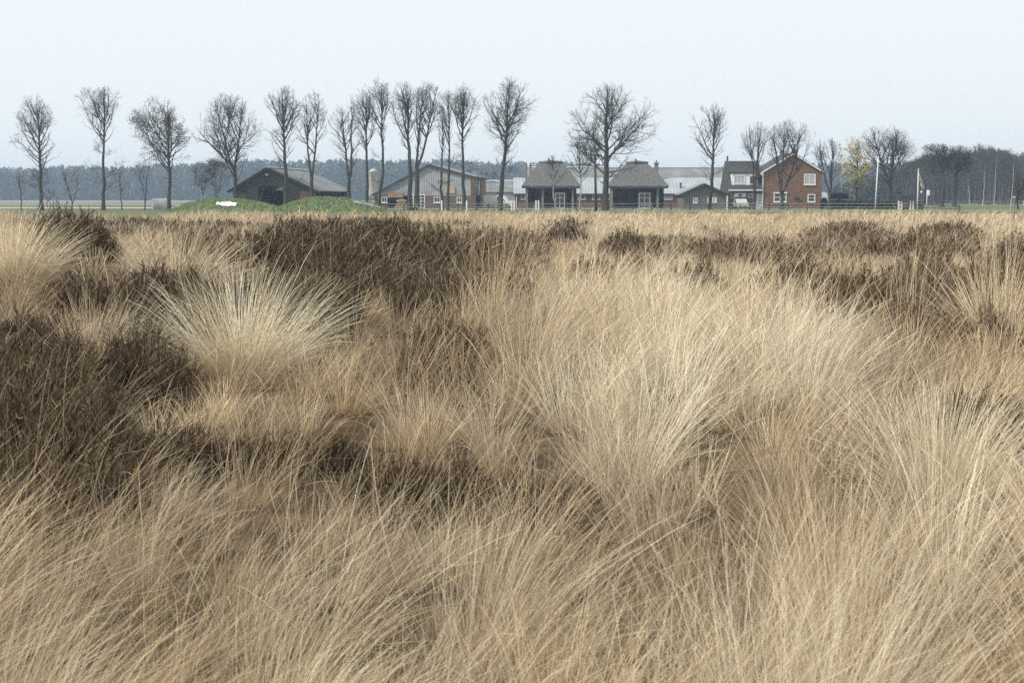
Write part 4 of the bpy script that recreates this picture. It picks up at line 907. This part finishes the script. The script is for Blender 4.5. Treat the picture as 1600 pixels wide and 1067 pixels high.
DG = np.array([[0.018,0.026,0.018],[0.026,0.036,0.024],[0.014,0.02,0.016]]); g = np.random.default_rng(5)
Y = 208; x = PX(1311, Y); z0 = PZ(303, Y)
e = empty('topiary_tree', (x, Y, 0), 0, 'dark clipped topiary with a flat table crown on a square block', 'topiary')
MB().tube([(0,0,0), (0,0,1.9)], [.1, .08], 7).build('trunk', M['dwood'], e)
for nm, a in (('table_crown', (-1.15, 1.15, -.9, .9, z0-.65, z0)), ('clipped_block', (-1.05, 1.05, -.8, .8, .5, 1.2))):
    k = MB().prism([(a[0]+.12, a[4]+.2), (a[0]+.3, a[4]+.06), (a[1]-.3, a[4]+.06), (a[1]-.12, a[4]+.2), (a[1]-.1, a[5]-.15), (a[1]-.3, a[5]-.05), (a[0]+.3, a[5]-.05), (a[0]+.1, a[5]-.15)], a[2]+.1, a[3]-.1).build(nm, M['hedge'], e)
    V, Q, C = leafy_box(*a[:4], a[4], a[5], 2600, .06, DG, g); np_mesh('foliage', V, Q, M['leafc'], k, C)
x = PX(1288, 210); e = empty('round_bush', (x, 210, 0), 0, 'dark clipped ball bush at the corner of the brick house', 'bush')
MB().tube([(0,0,0), (0,0,.9)], [.07, .07], 6).build('stem', M['dwood'], e)
V, Q, C = leafy_box(-.42, .42, -.42, .42, .75, 1.6, 1500, .07, DG, g, True); np_mesh('foliage', V, Q, M['leafc'], e, C)
x0, x1 = PX(1286, 203), PX(1442, 203)
h = MB().box(x0+.1, x1-.1, 203.1, 203.9, 0, .95).build('clipped_hedge', M['hedge']); tag(h, 'long low dark clipped hedge behind the rail fence at right', 'hedge')
V, Q, C = leafy_box(x0, x1, 203, 204, 0, 1.05, 9000, .07, DG*1.3, g); np_mesh('foliage', V, Q, M['leafc'], h, C)

# --- poles, flags, signs
def pole(name, label, px, Y, top, r, m, cat, base=0, lean=0):
    x = PX(px, Y); e = empty(name, (x, Y, 0), 0, label, cat); zt = PZ(top, Y)
    MB().tube([(0,0,0), (lean*.5,0,zt*.5), (lean,0,zt)], [r, r*.85, r*.6], 8).build('pole', M[m], e, True); return e, zt
e, zt = pole('flagpole', 'bare white flagpole left of the large round tree', 1368, 185, 246, .09, 'white', 'flagpole', lean=.25)
MB().tube([(.25,0,zt), (.25,0,zt+.14)], [.09, .03], 8).build('finial', M['white'], e)
e, zt = pole('flagpole', 'white pole with a limp grey and orange flag', 1434, 190, 265, .085, 'white', 'flagpole')
MB().tube([(0,0,zt), (0,0,zt+.16)], [.1, .02], 8).build('finial', M['orange'], e)
def flag(z1, z0, xa, xb, m, nm='flag_band'):
    b = MB(); n = 8
    for i in range(n):
        for j in range(5):
            u, v = i/(n-1), j/4; z = z1 + (z0-z1)*u; b.v.append((xa[0]+(xa[1]-xa[0])*u + (xb[0]+(xb[1]-xb[0])*u)*v, .12*math.sin(v*9+u*4), z - .1*v))
    for i in range(n-1):
        for j in range(4): k = i*5+j; b.f.append((k, k+1, k+6, k+5))
    o = b.build(nm, M[m], e, True); md = o.modifiers.new('thick', 'SOLIDIFY'); md.thickness = .015; return o
flag(zt-.4, zt-1.1, (.06, .08), (.05, .35), 'flagb'); flag(zt-1.1, zt-1.75, (.08, .3), (.35, .4), 'flago'); flag(zt-1.75, zt-2.6, (.3, .55), (.4, .25), 'flagb')
e, zt = pole('sign_post', 'small grey sign on a pale post right of the flag', 1448.5, 185, 297, .05, 'white', 'sign')
MB().box(.0, .34, -.05, -.02, zt-.7, zt-.02).build('sign_board', M['tarp'], e)
e, zt = pole('globe_lamp', 'thin lamp post with a grey globe beside the flag', 1440, 195, 302, .03, 'post', 'lamp')
MB().tube([(0,0,zt-.05), (0,0,zt+.05), (0,0,zt+.2), (0,0,zt+.33)], [.08, .17, .17, .06], 10).build('globe', M['blind'], e, True)
e, zt = pole('platform_pole', 'dark wooden pole carrying a flat nest platform beside the broad oak', 931.5, 178, 244, .19, 'dwood', 'nest pole', lean=-.18)
b = MB().box(-1.0, .65, -.7, .7, zt, zt+.14)
for i in range(9): b.tube([(-.95+i*.18, -.6, zt+.15), (-.8+i*.17, .6, zt+.22)], [.04, .04], 5)
b.build('platform', M['dwood'], e)
b = MB()
for s in (-1, 1): b.tube([(-.18, 0, zt-.7), (-.18+s*.6, 0, zt)], [.05, .05], 5)
b.build('brace', M['dwood'], e)
# kiosk
Y = 200; x = PX(1416, Y); e = empty('open_shelter', (x, Y, 0), 0, 'small open shelter with dark roof and white posts', 'shelter')
zt = PZ(305, Y); MB().prism([(-1.15, zt-.75), (1.15, zt-.75), (1.2, zt), (-1.2, zt)], -.4, 1.4).build('roof', M['slate'], e)
for a in (-1.0, -.62, .62, 1.0): MB().box(a-.1, a+.1, -.1, .1, 0, zt-.76).build('post', M['white'], e)
MB().box(-.5, .5, .9, 1.0, .4, 1.5).build('notice_board', M['ply'], e)
# marker post near right edge
x = PX(1585, 60); zt = PZ(309, 60); e = empty('marker_post', (x, 60, 0), 0, 'weathered post with an orange cap near the right edge', 'post')
MB().tube([(0,0,0), (.01,0,zt*.6), (0,0,zt)], [.04, .035, .03], 7).build('post', M['wood'], e); MB().tube([(0,0,zt), (0,0,zt+.05)], [.08, .03], 8).build('cap', M['orange'], e)

# --- fences
def fence(label, Y, pa, pb, step, h, rails, m, postm=None, pw=.07, Y2=None, name='rail_fence', tall=()):
    e = empty(name, (PX(pa, Y), Y, 0), 0, label, 'fence'); x0 = PX(pa, Y); Y2 = Y2 or Y; x1 = PX(pb, Y2)
    n = max(2, int(abs(x1-x0)/step)+1); 
    for i in range(n):
        t = i/(n-1); x = (x1-x0)*t; y = (Y2-Y)*t; hh = h*random.uniform(.95, 1.12)
        MB().box(x-pw, x+pw, y-pw, y+pw, 0, hh).build('post', M[postm or m], e)
    for r_ in rails:
        b = MB(); 
        for i in range(n-1):
            a, c = i/(n-1), (i+1)/(n-1); xa, xb, ya, yb = (x1-x0)*a, (x1-x0)*c, (Y2-Y)*a-pw-.04, (Y2-Y)*c-pw-.04; j = random.uniform(-.03, .03)
            b.poly([(xa,ya,r_-.05+j),(xb,yb,r_-.05),(xb,yb,r_+.05),(xa,ya,r_+.05+j)]); b.poly([(xa,ya+.04,r_-.05+j),(xa,ya+.04,r_+.05+j),(xb,yb+.04,r_+.05),(xb,yb+.04,r_-.05)]); b.poly([(xa,ya,r_+.05+j),(xb,yb,r_+.05),(xb,yb+.04,r_+.05),(xa,ya+.04,r_+.05+j)])
        b.build('rail', M[m], e)
    return e
fence('grey two rail fence before the grey barn', 186, 603, 800, 2.2, .95, (.45, .85), 'wood', 'dwood')
fence('weathered two rail fence before the brick wing', 186, 842, 1108, 2.4, .95, (.4, .85), 'wood', 'dwood')
fence('dark rail fence before the brick house and hedge', 184, 1112, 1442, 2.4, 1.0, (.45, .9), 'wood', 'dwood')
fence('low dark fence slanting into the field at right', 186, 1442, 1500, 2.0, .8, (.35, .7), 'dwood', 'dwood', Y2=160)
fence('low wire fence with pale posts beyond the right field', 296, 1472, 1600, 6, 1.0, (.5, .9), 'wood', 'white', pw=.05)
for px, lab in ((690, 'white gate post before the grey barn, under the short slim tree'), (729, 'white gate post before the tan barn door'), (799.5, 'left white gate post before the brick wing end'),
                (803.5, 'inner white gate post before the brick wing end'), (837.5, 'left post of the white pair before the left thatched shed'), (841.5, 'right post of the white pair before the left thatched shed')):
    o = MB().prism([(-.09, 0), (.09, 0), (.09, 1.25), (0, 1.33), (-.09, 1.25)], -.09, .09).build('gate_post', M['white']); o.location = (PX(px, 182), 182, 0); tag(o, lab, 'gate post', 'white gate posts along the farm fence')
for a, b_, lab in ((804, 837, 'pale five bar field gate between the white posts'),):
    x0, x1 = PX(a, 182), PX(b_, 182); e = empty('field_gate', (x0, 182, 0), 0, lab, 'gate'); w2 = x1 - x0
    for z in (.3, .5, .72, .95): MB().box(.05, w2-.05, -.03, .03, z-.03, z+.04).build('bar', M['wood'], e)
    for x in (.05, w2/2, w2-.1): MB().box(x, x+.06, -.08, -.035, .25, 1.05).build('upright', M['wood'], e)

# --- garden table set by the french doors
e = empty('garden_bench', (PX(1010, 205), 205, 0.03), 0, 'grey garden bench before the white french doors', 'bench')
MB().box(-.8, .8, -.25, .25, .42, .47).build('seat', M['post'], e); MB().box(-.8, .8, .26, .31, .5, .95).build('backrest', M['post'], e)
for sx in (-.72, .72):
    for sy in (-.2, .2): MB().box(sx-.03, sx+.03, sy-.03, sy+.03, 0, .419).build('leg', M['post'], e)

# --- green mounds with tarpaulins
def mound(label, Y, pa, pb, pytop, peak, dep=9, seed=1):
    g = np.random.default_rng(seed); xa, xb = PX(pa, Y), PX(pb, Y); H = PZ(pytop, Y); nx, ny = 60, 24
    U, V_ = np.meshgrid(np.linspace(0, 1, nx), np.linspace(-1, 1, ny))
    s = np.where(U < peak, np.sin(U/peak*math.pi/2), np.cos((U-peak)/(1-peak)*math.pi/2)) ** 0.75
    Z = H * s * np.clip(1 - V_**2, 0, 1) ** 0.7 + .06*np.sin(U*31+V_*4)*np.sin(V_*9+U*13)*s - .05
    V = np.stack([xa+(xb-xa)*U, Y + V_*dep/2, Z], -1).reshape(-1, 3); i = (np.arange(ny-1)[:, None]*nx+np.arange(nx-1)[None, :])
    Q = np.stack([i, i+1, i+nx+1, i+nx], -1).reshape(-1, 4)
    o = np_mesh('grass_mound', V, Q, M['moundg'], None, smooth=True); tag(o, label, 'mound', 'green earth mounds before the dark barn')
    u = g.uniform(0.02, .98, 5200); v = g.uniform(-1, .3, 5200); s = np.where(u < peak, np.sin(u/peak*math.pi/2), np.cos((u-peak)/(1-peak)*math.pi/2)) ** 0.75
    hz = lambda u, v, s: H * s * np.clip(1 - v**2, 0, 1) ** 0.7 + .06*np.sin(u*31+v*4)*np.sin(v*9+u*13)*s - .05
    B = np.stack([xa+(xb-xa)*u, Y + v*dep/2, hz(u, v, s)], -1); n = len(B); D = norm(g.normal(size=(n, 3))*.5 + np.array([.2, 0, 1.])); L = (g.uniform(.12, .38, n))[:, None]
    rb = Ribbons(); tn = np.array([[.16,.25,.09],[.20,.28,.11],[.38,.33,.19],[.19,.25,.11],[.13,.20,.08]])[g.integers(0, 5, n)]
    rb.add(np.stack([B, B + D*L*.6, B + D*L + np.array([.03, 0, -.04])], 1), np.full((n, 1), .1) * np.array([[1, .8, .2]]), norm(np.stack([np.ones(n), g.normal(size=n)*.5, g.normal(size=n)*.2], -1)), np.repeat(tn[:, None], 3, 1))
    rb.build('tufts', M['leafc'], o)
    return lambda px, v: (lambda u: (PX(px, Y), Y + v*dep/2, hz(u, v, np.where(u < peak, np.sin(u/peak*math.pi/2), np.cos((u-peak)/(1-peak)*math.pi/2)) ** .75)))((PX(px, Y)-xa)/(xb-xa))
M['moundg'] = mat('mound_grass', (0.12, 0.20, 0.07), (0.23, 0.24, 0.12), 1.1, 1.0, 0.4)
m1 = mound('left green grassy mound with a white sheet on it', 172, 268, 446, 311.5, .42, seed=1)
m2 = mound('right green grassy mound below the low forking tree', 172, 430, 604, 309.5, .42, seed=2)
def draped(label, fn, p0, p1, v0, v1, m, seed, name='white_sheet', lift=.13):
    g = np.random.default_rng(seed); nx, ny = 16, 9; V = []
    for i in range(nx):
        for j in range(ny):
            u, v = i/(nx-1), j/(ny-1); k = .75 + .25*math.sin(u*math.pi) + g.uniform(-.12, .12)
            a, b_, c = fn(p0 + (p1-p0)*u, (v0+v1)/2 + (v0-v1)*(v-.5)*k); V.append((a, b_, float(c) + lift + g.uniform(0, .09)))
    Q = [[i*ny+j, (i+1)*ny+j, (i+1)*ny+j+1, i*ny+j+1] for i in range(nx-1) for j in range(ny-1)]
    o = np_mesh(name, V, Q, M[m]); md = o.modifiers.new('thick', 'SOLIDIFY'); md.thickness = .02; return tag(o, label, 'sheet')
draped('crumpled white plastic sheet lying on the left green mound', m1, 347, 378, -.86, -.62, 'tarp', 1)
draped('small white plastic sheet at the left foot of the left green mound', m1, 273, 287, -.6, -.3, 'tarp', 2)
draped('grey sheet draped down the right end of the right green mound', m2, 556, 597, -.55, -.1, 'gtarp', 3, 'grey_sheet')
e = MB(); k = 12
prof = [(PX(236, 190)+1.6*0, 0)]
e = MB().xprism([(1.4*math.cos(a), 1.55*math.sin(a)) for a in np.linspace(0, math.pi, 13)], -1.1, 1.1).build('covered_clamp', M['gtarp']); e.location = (PX(251, 195), 195, 0); e.rotation_euler = (0, 0, R(20)); tag(e, 'rounded grey covered stack left of the brown-leaved oak', 'covered stack')

# ------------------------------------------------------------------ haze
hm = bpy.data.materials.new('haze'); hm.use_nodes = True; t = hm.node_tree; t.nodes.remove(t.nodes['Principled BSDF'])
pv = t.nodes.new('ShaderNodeVolumePrincipled'); pv.inputs['Color'].default_value = (0.62, 0.80, 1.0, 1); pv.inputs['Density'].default_value = 0.0005; pv.inputs['Anisotropy'].default_value = 0.2
t.links.new(pv.outputs[0], t.nodes['Material Output'].inputs['Volume'])
tag(MB().box(-1450, 1450, -80, 1550, -1.2, 27).build('haze', hm), 'pale blue winter haze over the heath', kind='stuff')
print('objects', len(bpy.data.objects), 'polys', sum(len(m.polygons) for m in bpy.data.meshes))
